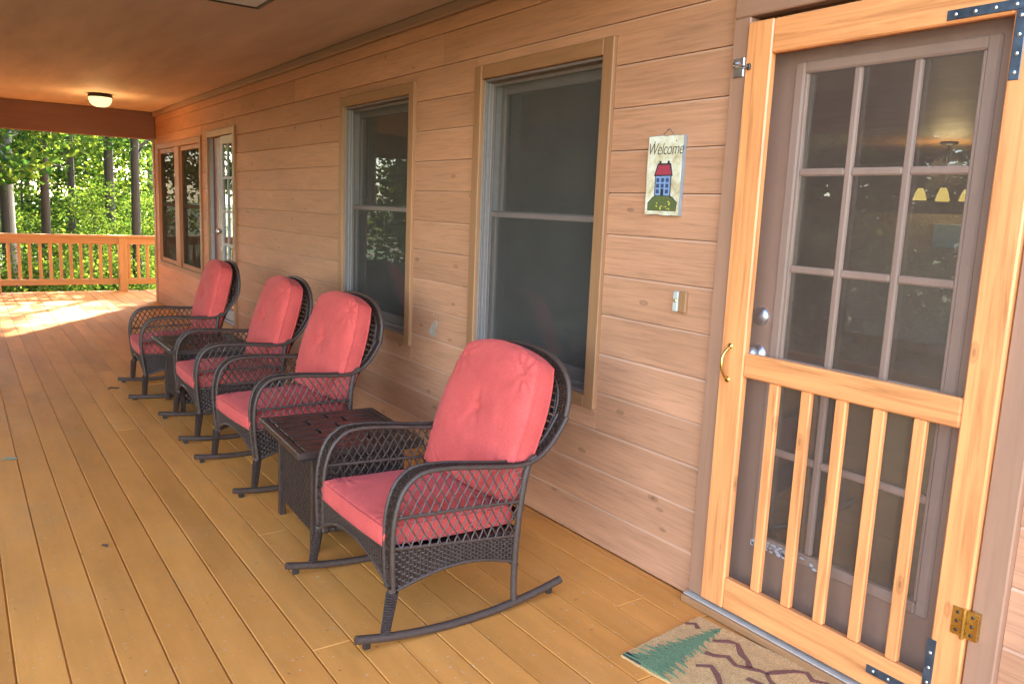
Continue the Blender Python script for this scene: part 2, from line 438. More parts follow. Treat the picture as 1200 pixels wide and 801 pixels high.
# ------------------------------------------------------------------ windows
def frame_boards(root, base, y0, y1, z0, z1, w, x0, x1, mat_v, mat_h, name='casing', bev=.004, sill=True):
    MB().box(x0, x1, y0, y0+w, z0, z1, bev).build(name, mat_v, root, base)
    MB().box(x0, x1, y1-w, y1, z0, z1, bev).build(name, mat_v, root, base)
    MB().box(x0+.001, x1, y0+w+.001, y1-w-.001, z1-w, z1-.001, bev).build(name, mat_h, root, base)
    if sill: MB().box(x0+.001, x1, y0+w+.001, y1-w-.001, z0+.001, z0+w*.8, bev).build(name, mat_h, root, base)
M['casing_h'] = wood('casing_stain_across', (.33, .148, .062), 1, .18, .5, 0, .05, gloss=.35)
def sash_window(y0, y1, label, group):
    z0, z1 = .598, 2.158; c = ((y0+y1)/2, 1.405)
    base = (0, (y0+y1)/2, z0)
    t = empty('window', base, label, 'window', group)
    w = .068
    frame_boards(t, base, y0, y1, z0, z1, w, -.020, .024, M['casing'], M['casing_h'])
    a, b2, lo, hi = y0+w+.002, y1-w-.002, z0+w*.8+.002, z1-w-.002
    # reveal: pale vinyl jamb liners with brown ridges, the screen set in front of two sashes
    j = MB()
    for (p, q) in ((a, a+.012), (b2-.012, b2)): j.box(.0, .15, p, q, lo, hi)
    j = j.build('jamb', M['vinyl'], t, base)
    MB().box(.0, .15, a+.0125, b2-.0125, hi-.012, hi).build('head', M['sash'], t, base); MB().box(.0, .15, a+.0125, b2-.0125, lo, lo+.012).build('sill', M['sash'], t, base)
    A, B, L, H = a+.0125, b2-.0125, lo+.0125, hi-.0125
    for s_ in (1, -1):
        e = B if s_ > 0 else A
        for (x0, x1, d) in ((.001, .016, .010), (.030, .039, .007)):
            p, q = sorted((e, e-s_*d)); MB().box(x0, x1, p, q, L, H, .002).build('track', M['sash'], t, base)
    mid = 1.418
    for k, (zl, zh, x0) in enumerate(((L, mid+.018, .066), (mid-.018, H, .098))):
        p, q = A+.002, B-.002; sw = .036
        f = MB()
        f.box(x0, x0+.026, p, p+sw, zl, zh, .003); f.box(x0, x0+.026, q-sw, q, zl, zh, .003)
        f.box(x0+.001, x0+.025, p+sw, q-sw, zl+.001, zl+(.07 if k == 0 else .034), .003); f.box(x0+.001, x0+.025, p+sw, q-sw, zh-(.034 if k == 0 else .055), zh-.001, .003)
        f = f.build('sash', M['sash'], t, base)
        MB().box(x0+.011, x0+.015, p+sw-.004, q-sw+.004, zl+.03, zh-.03).build('pane', M['glass'], f, base)
    sf = MB(); x0 = .050
    sf.box(x0, x0+.010, A, A+.014, L, H); sf.box(x0, x0+.010, B-.014, B, L, H); sf.box(x0, x0+.010, A+.014, B-.014, L, L+.016); sf.box(x0, x0+.010, A+.014, B-.014, H-.016, H)
    sf.box(x0, x0+.010, A+.014, B-.014, 1.405, 1.427)
    sf = sf.build('screen_frame', M['sash'], t, base)
    MB().add([(x0+.005, A+.014, L+.016), (x0+.005, B-.014, L+.016), (x0+.005, B-.014, H-.016), (x0+.005, A+.014, H-.016)], [(0, 3, 2, 1)]).build('insect_screen', M['screen'], sf, base)
    return t
sash_window(2.612, 3.689, 'tall screened sash window behind the nearest rocking chair', 'tall sash windows in the siding')
sash_window(4.357, 5.477, 'tall screened sash window behind the second and third rocking chairs', 'tall sash windows in the siding')

def twin_window():
    y0, y1, z0, z1 = 9.35, 11.65, .53, 2.10; base = (0, (y0+y1)/2, z0)
    t = empty('window', base, 'pair of narrow dark screened windows near the far end of the wall', 'window')
    frame_boards(t, base, y0, y1, z0, z1, .07, -.018, .024, M['casing'], M['casing_h'])
    MB().box(-.017, .10, 10.40, 10.62, z0+.06, z1-.072, .003).build('mullion', M['casing'], t, base)
    for (a, b2) in ((9.424, 10.398), (10.622, 11.576)):
        f = MB(); lo, hi = z0+.06, z1-.074
        f.box(.008, .05, a, a+.05, lo, hi); f.box(.008, .05, b2-.05, b2, lo, hi); f.box(.009, .049, a+.05, b2-.05, lo, lo+.05); f.box(.009, .049, a+.05, b2-.05, hi-.05, hi)
        f.box(.02, .049, a+.05, b2-.05, 1.31, 1.35)
        f = f.build('sash', M['casing'], t, base)
        MB().box(.030, .034, a+.046, b2-.046, lo+.046, hi-.046).build('pane', M['glass'], f, base)
        MB().add([(.012, a+.05, lo+.05), (.012, b2-.05, lo+.05), (.012, b2-.05, hi-.05), (.012, a+.05, hi-.05)], [(0, 3, 2, 1)]).build('insect_screen', M['screen_dark'], f, base)
twin_window()

# ------------------------------------------------------------------ far door
def far_door():
    y0, y1, z1 = 8.05, 9.12, 2.13; base = (0, (y0+y1)/2, 0)
    t = empty('door', base, 'far glazed door with pale jamb between the windows and the last chair', 'door')
    MB().box(-.02, .024, y0, y0+.07, .0, z1, .003).build('casing', M['casing'], t, base)
    MB().box(-.02, .024, y1-.07, y1, .0, z1, .003).build('casing', M['casing'], t, base)
    MB().box(-.019, .024, y0+.071, y1-.071, z1-.07, z1-.001, .003).build('casing', M['casing_h'], t, base)
    MB().box(-.03, .15, y0+.071, y1-.071, .0, .19, .004).build('door_step', M['casing_h'], t, base)
    MB().box(-.02, .15, y0+.072, y1-.072, .191, .215, .003).build('sill', M['far_door'], t, base)
    MB().box(.005, .15, y1-.095, y1-.0705, .216, z1-.07, .002).build('jamb', M['far_door'], t, base)
    MB().box(.005, .15, y0+.0705, y0+.09, .216, z1-.07, .002).build('jamb', M['far_door'], t, base)
    # red brown entry leaf with its handle, beside the white glazed leaf
    d = MB().box(.035, .085, 8.60, 9.02, .218, z1-.072, .003).build('door_leaf', M['red_door'], t, base, label='red brown door leaf with a pale knob')
    MB().lathe([(.0, -.075), (.022, -.07), (.030, -.052), (.026, -.036), (.012, -.028), (.012, 0)], (.035, 8.665, 1.10), 14, 'x').build('knob', M['steel'], d, base)
    MB().lathe([(.0, -.022), (.024, -.018), (.026, 0)], (.035, 8.665, .92), 14, 'x').build('lock', M['steel'], d, base)
    f = MB(); a, b2, lo, hi = 8.145, 8.595, .22, z1-.075
    f.box(-.002, .03, a, a+.05, lo, hi, .002); f.box(-.002, .03, b2-.06, b2, lo, hi, .002); f.box(-.001, .029, a+.05, b2-.06, lo, lo+.09, .002); f.box(-.001, .029, a+.05, b2-.06, hi-.08, hi, .002)
    for k in range(1, 5):
        z = lo+.09+(hi-lo-.17)*k/5; f.box(.0, .028, a+.05, b2-.06, z-.012, z+.012)
    f.box(.001, .027, (a+b2)/2-.016, (a+b2)/2+.006, lo+.09, hi-.08)
    f = f.build('door_leaf', M['far_door'], t, base, label='white glazed door leaf with small panes')
    MB().box(.012, .016, a+.046, b2-.056, lo+.086, hi-.076).build('pane', M['glass'], f, base)
far_door()

# ------------------------------------------------------------------ near doorway: brown entry door, pine screen door, casing
def entry_door():
    base = (.06, 1.44, 0)
    t = empty('entry_door', base, 'brown entry door with fifteen panes seen through the pine screen door', 'door')
    y0, y1, z0, z1 = .96, 1.935, .045, 2.14
    gy0, gy1, gz0, gz1 = 1.165, 1.74, .325, 1.925
    s = MB(); s.box(.062, .105, y0, gy0, z0, z1); s.box(.062, .105, gy1, y1, z0, z1); s.box(.0625, .1045, gy0, gy1, z0, gz0); s.box(.0625, .1045, gy0, gy1, gz1, z1)
    s.build('slab', M['door_paint'], t, base)
    # raised moulding round the glass
    mo = MB(); w = .036
    for (a, b2, c, d) in ((gy0-w, gy0+.002, gz0-w, gz1+w), (gy1-.002, gy1+w, gz0-w, gz1+w)): mo.box(.050, .064, a, b2, c, d, .006)
    for (c, d) in ((gz0-w, gz0+.002), (gz1-.002, gz1+w)): mo.box(.0505, .064, gy0+.002, gy1-.002, c, d, .006)
    for (a, b2, c, d) in ((gy0, gy0+.012, gz0, gz1), (gy1-.012, gy1, gz0, gz1)): mo.box(.056, .072, a, b2, c+.004, d-.004, .003)
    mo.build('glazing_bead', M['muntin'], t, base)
    for k in range(1, 3):
        y = gy0+(gy1-gy0)*k/3
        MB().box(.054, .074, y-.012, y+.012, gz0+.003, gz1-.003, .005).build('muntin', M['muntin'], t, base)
    for k in range(1, 5):
        z = gz0+(gz1-gz0)*k/5
        for i in range(3):
            ya, yb = gy0+(gy1-gy0)*i/3, gy0+(gy1-gy0)*(i+1)/3
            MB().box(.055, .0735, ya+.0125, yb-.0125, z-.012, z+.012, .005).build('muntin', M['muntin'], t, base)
    for i in range(3):
        for k in range(5):
            ya, yb = gy0+(gy1-gy0)*i/3, gy0+(gy1-gy0)*(i+1)/3; za, zb = gz0+(gz1-gz0)*k/5, gz0+(gz1-gz0)*(k+1)/5
            MB().box(.076, .080, ya+.002, yb-.002, za+.002, zb-.002).build('pane', M['glass'], t, base)
    r = random.Random(8); pe = MB()
    for k in range(46):                     # flaking white paint on the lower left of the glazing frame
        y = gy1+.03-abs(r.gauss(0, .11)); z = gz0-.02+r.uniform(-.018, .012); q = r.uniform(.003, .010)
        if y < 1.36: continue
        pts = [(q*r.uniform(.5, 1.2)*math.cos(i*1.05), q*r.uniform(.4, 1.)*math.sin(i*1.05)) for i in range(6)]
        pe.prism(pts, lambda p, s_, d, y=y, z=z: (d, y+p*1.6, z+s_), .0489, .0475)
    pe.build('flaking_paint', M['white_paint'], t, base, kind='stuff')
    for (z, lab) in ((1.11, 'deadbolt'), (.975, 'knob')):
        k = MB()
        if lab == 'deadbolt': k.lathe([(0, -.016), (.022, -.014), (.031, -.008), (.033, 0)], (.062, 1.828, z), 20, 'x')
        else: k.lathe([(0, -.062), (.020, -.058), (.029, -.044), (.027, -.030), (.014, -.020), (.014, -.008), (.033, -.007), (.034, 0)], (.062, 1.828, z), 20, 'x')
        k.build(lab, M['steel'], t, base)
    return t
entry_door()

def doorway_casing():
    base = (0, 1.41, 0)
    t = empty('door_casing', base, 'brown painted casing framing the pine screen door', 'door casing')
    for (a, b2) in ((1.914, 1.985), (.895, .973)):
        MB().box(-.026, .024, a, b2, .037, 2.115, .004).build('casing', M['casing_brown'], t, base)
    MB().box(-.0255, .024, .895, 1.985, 2.116, 2.235, .004).build('head_casing', wood('brown_casing_paint_across', (.35, .168, .095), 1, .12, .5, 0, .05), t, base)
    for (a, b2) in ((1.936, 1.96), (.945, .958)): MB().box(.025, .15, a, b2, .0, 2.17).build('jamb', M['casing_brown'], t, base)
    MB().box(.025, .15, .958, 1.936, 2.142, 2.17).build('jamb', M['casing_brown'], t, base)
    MB().box(-.064, .058, .900, 1.985, .001, .030, .004).build('threshold', M['casing_h'], t, base)
    MB().box(-.052, .058, .900, 1.985, .0305, .034, .001).build('threshold_plate', M['aluminium'], t, base)
doorway_casing()

def screen_door():
    base = (-.03, 1.44, .04)
    t = empty('screen_door', base, 'orange varnished pine screen door with five bars across its lower half', 'screen door')
    x0, x1 = -.040, -.010; yl, yr, zb, zt = 1.911, .976, .044, 2.092; B = .005
    yli, yri = 1.807, 1.064
    MB().box(x0, x1, yli, yl, zb, zt, B).build('stile', M['pine_v'], t, base)
    MB().box(x0, x1, yr, yri, zb, zt, B).build('stile', M['pine_v'], t, base)
    for (a, b2) in ((1.982, zt-.001), (.904, .988), (zb+.001, .163)):
        MB().box(x0+.001, x1, yri+.0005, yli-.0005, a, b2, B).build('rail', M['pine_h'], t, base)
    for k in range(5):
        y = yri+(yli-yri)*(k+.87)/5.9+.001
        MB().box(x0+.004, x1-.004, y-.019, y+.019, .1635, .9035, .004).build('bar', M['pine_v'], t, base)
    for (a, b2) in ((.164, .903), (.989, 1.981)):
        MB().add([(x1-.003, yri, a), (x1-.003, yli, a), (x1-.003, yli, b2), (x1-.003, yri, b2)], [(0, 3, 2, 1)]).build('insect_screen', M['screen_door'], t, base)
    # brass pull handle
    hy = 1.870
    MB().tube(smoothpath([(x0, hy, 1.000), (x0-.012, hy, .994), (x0-.030, hy+.003, .973), (x0-.036, hy+.002, .943), (x0-.030, hy, .913), (x0-.012, hy, .892), (x0, hy, .886)]), .0048, 8).lathe([(.0, -.004), (.010, -.003), (.011, 0)], (x0, hy, 1.003), 10, 'x').lathe([(.0, -.004), (.010, -.003), (.011, 0)], (x0, hy, .883), 10, 'x').build('handle', M['brass'], t, base)
    # steel corner braces with screws
    def brace(name, ya, yb, za, zb2, corner):
        xx = x0-.003; w = .026
        mb = MB()
        if corner == 'top': mb.box(xx, x0-.0003, ya, yb, zb2-w, zb2, .001); mb.box(xx, x0-.0003, ya, ya+w, za, zb2-w, .001)
        else: mb.box(xx, x0-.0003, ya, yb, za, za+w, .001); mb.box(xx, x0-.0003, ya, ya+w, za+w, zb2, .001)
        o = mb.build(name, M['blue_steel'], t, base)
        sc = MB(); pts = []
        zz = zb2-w/2 if corner == 'top' else za+w/2
        for k in range(4): pts.append((ya+w*.5+(yb-ya-w)*(k+.3)/3.5, zz))
        for k in range(4): pts.append((ya+w/2, za+(zb2-za)*(k+.4)/4.3))
        for (y, z) in pts: sc.lathe([(0, -.0022), (.004, -.0016), (.0052, 0)], (xx, y, z), 8, 'x')
        sc.build('screw', M['steel'], o, base, kind='stuff')
    brace('corner_brace', 1.032, 1.235, 1.818, 2.016, 'top')
    brace('corner_brace', 1.045, 1.240, .094, .290, 'bottom')
    # brass butt hinges
    for z in (.375, 1.83):
        h = MB(); xx = -.044
        h.box(xx, -.0405, .985, 1.014, z-.040, z+.040, .001); h.box(xx+.0005, -.0275, .943, .975, z-.040, z+.040, .001)
        h.tube([(xx-.004, .979, z-.043), (xx-.004, .979, z+.043)], .0062, 10)
        h = h.build('hinge', M['brass'], t, base)
        sc = MB()
        for y in (.999, .959):
            for k in (-1, 0, 1): sc.lathe([(0, -.002), (.0045, -.0012), (.005, 0)], (xx, y, z+k*.026), 8, 'x')
        sc.build('screw', M['bronze'], h, base, kind='stuff')
    return t
screen_door()
# hook latch on the casing
lb = (-.03, 1.945, 1.993)
t = empty('door_latch', lb, 'small silver hook latch at the upper left of the screen door', 'latch')
q = MB().box(-.033, -.0262, 1.922, 1.968, 1.920, 1.985, .003); q.lathe([(0, -.012), (.010, -.011), (.012, 0)], (-.031, 1.955, 1.962), 12, 'x'); q.build('plate', M['steel'], t, lb)
MB().tube(smoothpath([(-.040, 1.955, 1.960), (-.044, 1.94, 1.960), (-.046, 1.915, 1.952), (-.048, 1.893, 1.948)]), .0045, 8).build('hook', M['steel'], t, lb)
MB().box(-.050, -.0405, 1.884, 1.897, 1.938, 1.958, .002).build('keeper', M['bronze'], t, lb)

# ------------------------------------------------------------------ welcome plaque and door bell
def plaque():
    y0, y1, z0, z1 = 2.188, 2.372, 1.447, 1.745
    base = (0, (y0+y1)/2, z0)
    t = empty('welcome_plaque', base, 'painted wooden plaque with a house and the word Welcome on the siding', 'plaque')
    r = random.Random(4); poly = []
    n = 10
    for k in range(n): poly.append((y0+(y1-y0)*k/n, z0+r.uniform(-.002, .002)))
    for k in range(n): poly.append((y1+r.uniform(-.0015, .0015), z0+(z1-z0)*k/n))
    for k in range(n): poly.append((y1-(y1-y0)*k/n, z1+r.uniform(-.002, .002)))
    for k in range(n): poly.append((y0+r.uniform(-.0015, .0015), z1-(z1-z0)*k/n))
    mt, nt, p = newmat('aged_cream_paint')
    v = coords(nt, (1, 1, 1), False); a = noise(nt, v, 12, 6, .7); 
    lk(nt, ramp(nt, a, [(.32, (.36, .22, .085)), (.47, (.60, .49, .30)), (.6, (.70, .63, .48))]), p.inputs['Base Color']); p.inputs['Roughness'].default_value = .6
    MB().prism(poly, lambda a, b, d: (d, a, b), -.002, -.018).build('board', plain('grey_plaque_edge', (.25, .24, .235), .6), t, base)
    cp = [((a-(y0+y1)/2)*.985+(y0+y1)/2, (b-(z0+z1)/2)*.99+(z0+z1)/2) for a, b in poly]
    MB().prism(cp, lambda a, b, d: (d, a, b), -.0181, -.0188).build('painted_face', mt, t, base)
    W, H = y1-y0, z1-z0
    def P(u, v): return (y1-u*W, z0+v*H)                     # u from the left as seen, v up
    lay = [-.0229]
    def flat(name, pts, colr, d=0., par=None):
        o = MB().prism([P(*a) for a in pts][::-1], lambda a, b, q: (q, a, b), -.01885-d, -.0193-d).build(name, colr, par or t, base); return o
    c = {k: plain('plaque_'+k, v, .6, 0, .25, 120) for k, v in dict(black=(.02, .018, .02), red=(.34, .035, .05), blue=(.20, .27, .42), navy=(.035, .05, .11), olive=(.10, .11, .03), yellow=(.55, .42, .06)).items()}
    hill = [(.10, .06), (.90, .06), (.92, .16), (.80, .21), (.68, .245), (.5, .255), (.34, .245), (.22, .21), (.10, .15)]
    flat('hill_outline', [((a-.5)*1.04+.5, (b-.15)*1.12+.155) for a, b in hill], c['black'])
    flat('hill', hill, c['olive'], .0005)
    for k in range(16):
        u, v = .25+.5*r.random(), .075+.10*r.random(); s_ = .012+.012*r.random()
        flat('flower', [(u-s_*1.3, v), (u, v-s_*.6), (u+s_*1.3, v), (u, v+s_*.6)], c['yellow'], .001)
    flat('house_outline', [(.265, .245), (.735, .245), (.735, .50), (.265, .50)], c['black'], .0005)
    flat('house_front', [(.29, .25), (.71, .25), (.71, .50), (.29, .50)], c['blue'], .001)
    flat('house_roof_edge', [(.23, .495), (.77, .495), (.70, .655), (.66, .655), (.66, .685), (.60, .685), (.60, .655), (.42, .655), (.42, .685), (.36, .685), (.36, .655), (.32, .655)], c['black'], .001)
    flat('house_roof', [(.265, .51), (.735, .51), (.67, .635), (.35, .635)], c['red'], .0015)
    for row in range(3):
        for cc in range(3):
            if row == 0 and cc == 1: continue
            u, v = .315+cc*.135, .275+row*.072
            flat('window', [(u, v), (u+.085, v), (u+.085, v+.05), (u, v+.05)], c['navy'], .0015)
    flat('door', [(.455, .25), (.535, .25), (.535, .335), (.455, .335)], c['black'], .0015)
    fc = bpy.data.curves.new('lettering', 'FONT'); fc.body = 'Welcome'; fc.size = .062; fc.shear = .28; fc.extrude = .0004; fc.align_x = 'CENTER'; fc.space_character = .92; fc.offset = -.0009
    tmp = bpy.data.objects.new('lettering', fc); lm = bpy.data.meshes.new_from_object(tmp); bpy.data.objects.remove(tmp)
    lm.name = 'lettering'; lm.materials.clear(); lm.materials.append(c['black'])
    fo = bpy.data.objects.new('lettering', lm); col.objects.link(fo); fo.parent = t; fo.rotation_euler = (math.pi/2, 0, -math.pi/2)
    fo.scale = (.82, 1.05, 1); fo.location = (-.0194, 0, .765*H)
    for (u, v) in ((.19, .925), (.80, .93)):
        flat('nail', [(u-.018, v), (u, v-.012), (u+.018, v), (u, v+.012)], c['black'])
    wr = MB().tube([(-.012, y1-.045, z1-.01), (-.004, (y0+y1)/2, z1+.028), (-.012, y0+.045, z1-.01)], .0012, 5).build('hanging_wire', M['steel'], t, base)
plaque()
bb = (0, 2.153, 1.087)
t = empty('door_bell', bb, 'small white door bell button on a tan block beside the door', 'door bell')
MB().box(-.016, -.001, 2.120, 2.158, 1.085, 1.165, .003).build('mounting_block', M['casing'], t, bb)
MB().box(-.020, -.001, 2.1585, 2.184, 1.087, 1.163, .003).build('bell_plate', plain('yellowed_plastic', (.46, .42, .34), .5), t, bb)
MB().lathe([(0, -.004), (.006, -.003), (.007, 0)], (-.020, 2.171, 1.129), 12, 'x').build('button', M['brass'], t, bb)
# smeared whitish patch on one siding board between the windows
r = random.Random(2); sm = MB()
for k in range(34):
    y, z = 4.08+r.gauss(0, .03), .73+abs(r.gauss(0, .045))-.03; q = r.uniform(.004, .013)
    sm.prism([(q*r.uniform(.4, 1.2)*math.cos(i*.9), 1.8*q*r.uniform(.5, 1.)*math.sin(i*.9)) for i in range(7)], lambda p, s_, d, y=y, z=z: (d, y+p, z+s_), -.0022-.0001*(k % 7), -.0028-.0001*(k % 7))
tag(sm.build('paint_smear', plain('chalky_smear', (.42, .33, .25), .9), wall), kind='stuff')

# ------------------------------------------------------------------ rocking chairs
BW = .308
ARM = [(-.300, .19), (-.306, .33), (-.300, .44), (-.276, .52), (-.238, .563), (-.190, .583), (-.10, .582), (0, .570), (.10, .556), (.17, .548), (.235, .550), (.295, .575), (.350, .628), (.400, .700)]
HOOP = [(.400, .308, .700), (.412, .307, .755), (.420, .292, .815), (.426, .25, .864), (.430, .18, .899), (.433, .09, .914), (.434, 0, .918)]
def cushion_pts(W, H, T, rt, rb, crown, tuft, seed, side=.55):
    """front and back surface of a boxed cushion: p across, q up, n out"""
    r = random.Random(seed); ph = [r.uniform(0, 6.28) for _ in range(8)]
    def shape(u, v):
        k = (rt if v > 0 else rb)*min(1., abs(v)*1.6+.0)
        kk = rt if v > 0 else rb
        return u*math.sqrt(max(0, 1-kk*v*v*.5))*W/2, v*math.sqrt(max(0, 1-kk*u*u*.5))*H/2+H/2
    def front(u, v):
        p, q = shape(u, v)
        e = ((1-abs(u)**5)*(1-abs(v)**5))
        n = T*side/2+(T/2-T*side/2)*max(0, e)**.45+crown*(1-u*u)*(1-v*v)
        n += .0042*math.sin(9*p+ph[0])*math.cos(11*q+ph[1])+.0018*math.sin(23*q+ph[2]+9*p)*math.sin(14*p+ph[5])
        for (cu, cv, s_) in ((1, 1, 1), (-1, 1, 1), (1, -1, .5), (-1, -1, .5)):       # gathered pleats at the corners
            dx, dy = u-cu*.78, v-cv*.74; d = math.hypot(dx, dy); a = math.atan2(dy, dx)
            n += s_*.0085*math.exp(-(d/.26)**2)*math.sin(9*a+ph[3]+cu)-s_*.006*math.exp(-(d/.10)**2)
        if tuft:
            d = math.hypot(p-0, q-H*tuft); a = math.atan2(q-H*tuft, p)
            n -= .026*math.exp(-(d/.020)**2)+.014*math.exp(-(d/.085)**2)
            n += .0045*math.sin(5*a+ph[4])*math.exp(-((d-.035)/.035)**2)
        return p, q, n
    def back(u, v):
        p, q = shape(u, v); e = ((1-abs(u)**5)*(1-abs(v)**5))
        return p, q, -(T*side/2+(T/2-T*side/2)*max(0, e)**.45)
    return shape, front, back
def make_cushion(name, parent, org, au, an, W, H, T, rt, rb, crown, tuft, seed):
    """org: bottom centre; au: up direction; an: outward direction (a, z plane)"""
    shape, front, back = cushion_pts(W, H, T, rt, rb, crown, tuft, seed)
    O = Vector(org); U = Vector((au[0], 0, au[1])).normalized(); N = Vector((an[0], 0, an[1])).normalized(); Pv = Vector((0, 1, 0))
    def W3(p, q, n): return O+Pv*p+U*q+N*n
    mb = MB(); nu, nv = 44, 48
    gu = lambda t: math.sin((t*2-1)*math.pi/2)*.55+(t*2-1)*.45
    flip = U.cross(N).dot(Pv)
    F = lambda u, v: W3(*front(gu(u), gu(v))); Bk = lambda u, v: W3(*back(gu(u), gu(v)))
    mb.grid(F, nu, nv) if flip < 0 else mb.grid(lambda u, v: F(1-u, v), nu, nv)
    mb.grid(lambda u, v: Bk(1-u, v), 20, 20) if flip < 0 else mb.grid(Bk, 20, 20)
    rim = [(i/12*2-1, -1) for i in range(12)]+[(1, i/12*2-1) for i in range(12)]+[(1-i/12*2, 1) for i in range(12)]+[(-1, 1-i/12*2) for i in range(12)]
    s = T*.55/2; vs = []; n = len(rim)
    for (u, v) in rim:
        p, q = shape(u, v); cx, cq = p, q-H/2; L = math.hypot(cx, cq)
        vs += [W3(p, q, s), W3(p+cx/L*.006, q+cq/L*.006, 0), W3(p, q, -s)]
    mb.add(vs, [(3*i, 3*((i+1) % n), 3*((i+1) % n)+1, 3*i+1) for i in range(n)]+[(3*i+1, 3*((i+1) % n)+1, 3*((i+1) % n)+2, 3*i+2) for i in range(n)], True)
    o = mb.build(name, M['red'], parent)
    for sg in (1, -1):
        pts = [W3(*shape(u, v), sg*(s+.001)) for (u, v) in rim]
        MB().tube(pts+[pts[0]], .0038, 6, False).build('piping', M['red'], o)
    if tuft:
        p, q, nn = front(0, 0); c = W3(0, H*tuft, 0); 
        # depth of the dimple at its centre
        best = min(((front(u/40-1, v/40-1)) for u in range(20, 61) for v in range(20, 61)), key=lambda a: math.hypot(a[0], a[1]-H*tuft))
        c = W3(0, H*tuft, best[2]+.004); bt = MB(); vs = []
        for (rr_, h) in ((.0, .006), (.007, .005), (.011, .001), (.011, -.004)):
            for k in range(12): vs.append(c+N*h+rr_*(math.cos(k*math.pi/6)*Pv+math.sin(k*math.pi/6)*U))
        bt.add(vs, [(i*12+k, i*12+(k+1) % 12, (i+1)*12+(k+1) % 12, (i+1)*12+k) for i in range(3) for k in range(12)], True)
        bt.build('button', M['red'], o)
    return o
def inpoly(p, poly):
    c = False; j = len(poly)-1
    for i in range(len(poly)):
        a, b2 = poly[i], poly[j]
        if (a[1] > p[1]) != (b2[1] > p[1]) and p[0] < (b2[0]-a[0])*(p[1]-a[1])/(b2[1]-a[1])+a[0]: c = not c
        j = i
    return c
def make_chair():
    root = empty('rocking_chair', (0, 0, 0))
    arm = smoothpath([(a, 0, z) for a, z in ARM], 3)
    for s in (-1, 1):
        rk = MB().tube([(a/100, s*BW*1.025, .014+.27*(a/100+.02)**2) for a in range(-43, 42, 4)], .0145, 10).build('rocker', M['tube'], root)
        for (p, q, z) in ((-.405, -.38, .018), (.345, .37, .020)): MB().box(p, q, s*BW*1.025-.008, s*BW*1.025+.008, z, z+.024, .003).build('foot_pad', M['bronze'], rk)
        lg = MB().tube([(-.327, s*BW*1.02, .040), (-.316, s*BW*1.01, .11), (-.300, s*BW, .20)], [.011, .013, .016], 10).build('front_leg', M['tube'], root)
        wv = MB()
        for k in range(16):
            z = .055+k*.0087; a = -.327+.027*(z-.04)/.16
            wv.tube([(a+.019*math.cos(q*math.pi/3)*(.8+.3*k/16), s*BW*1.015+.019*math.sin(q*math.pi/3)*(.8+.3*k/16), z) for q in range(7)], .0036, 4, False)
        wv.build('wicker_wrap', M['resin'], lg, kind='stuff')
        MB().tube(smoothpath([(.194, s*BW*1.02, .028), (.195, s*BW, .15), (.200, s*BW, .28), (.214, s*BW, .42), (.238, s*BW, .54), (.27, s*BW, .565)], 3), .0125, 10).build('rear_leg', M['tube'], root)
        # arm: woven band between two tubes
        out = [(p.x, s*(BW+.010), p.z) for p in arm]; 
        def taper(i): 
            t = i/(len(arm)-1); return .055+.012*math.sin(min(1, t*1.6)*math.pi)
        inn = [(p.x, s*(BW+.010-taper(i)), p.z) for i, p in enumerate(arm)]
        ab = MB().tube(out, .0088, 8).build('arm', M['tube'], root)
        MB().tube(inn, .0075, 8).build('arm_edge', M['tube'], ab)
        def band(u, v, s=s):
            x = u*(len(arm)-1); i = min(int(x), len(arm)-2); f = x-i
            o_ = Vector(out[i]).lerp(Vector(out[i+1]), f); i_ = Vector(inn[i]).lerp(Vector(inn[i+1]), f)
            return o_.lerp(i_, v) if s < 0 else i_.lerp(o_, v)
        MB().grid(lambda u, v: tuple(Vector(band(u, v))+Vector((.004, 0, -.004))), 40, 1).weave(band, 74, 4, .0030, .84, .0034).build('woven_band', M['resin'], ab, kind='stuff')
        # side apron below the seat
        def side(u, v, s=s):
            a = -.296+u*.490; top = .335-.055*u; bot = .185+.055*math.sin(u*math.pi*.9)-.022*u
            return (a, s*(BW-.002), bot+(top-bot)*v) if s < 0 else (a, s*(BW-.002), top+(bot-top)*v)
        ap = MB().grid(lambda u, v: tuple(Vector(side(u, v))-Vector((0, s*.006, 0))), 16, 1).weave(side, 34, 11, .0030, .86, .0034).build('side_apron', M['resin'], root, kind='stuff')
        e1 = [side(u/16, 0) for u in range(17)]; e2 = [side(u/16, 1) for u in range(17)]
        MB().tube(e1, .0065, 7).tube(e2, .0065, 7).build('apron_edge', M['tube'], ap)
        MB().tube([(-.285, s*BW, .438), (-.02, s*BW, .424), (.214, s*BW, .408)], .0065, 7).build('side_rail', M['tube'], root)
        poly = [(-.298, .335), (-.300, .44), (-.272, .512), (-.232, .553), (-.188, .572), (-.10, .572), (0, .560), (.10, .547), (.17, .540), (.238, .541), (.214, .42), (.198, .282)]
        lt = MB()
        for sl in (1, -1):
            for k in range(-26, 30):
                c = k*.036; run = []
                for q in range(0, 121):
                    z = .27+q*.0027; a = c+sl*(z-.42)*.62
                    if inpoly((a, z), poly): run.append((a, z))
                if len(run) > 4:
                    p0, p1 = run[0], run[-1]
                    n = 8
                    lt.tube([(p0[0]+(p1[0]-p0[0])*i/n, s*(BW+.0025*sl*math.cos(math.pi*(i))), p0[1]+(p1[1]-p0[1])*i/n) for i in range(n+1)], .0030, 4, False)
        lt.build('lattice', M['tube'], root, kind='stuff')
    # front apron with an arched lower edge
    def fr(u, v):
        b = -BW+u*2*BW; t = 2*u-1
        bot = .180+.105*(1-abs(t)**2.2); top = .335-.012*(1-t*t)
        return (-.300-.012*(1-t*t), b, top+(bot-top)*v)
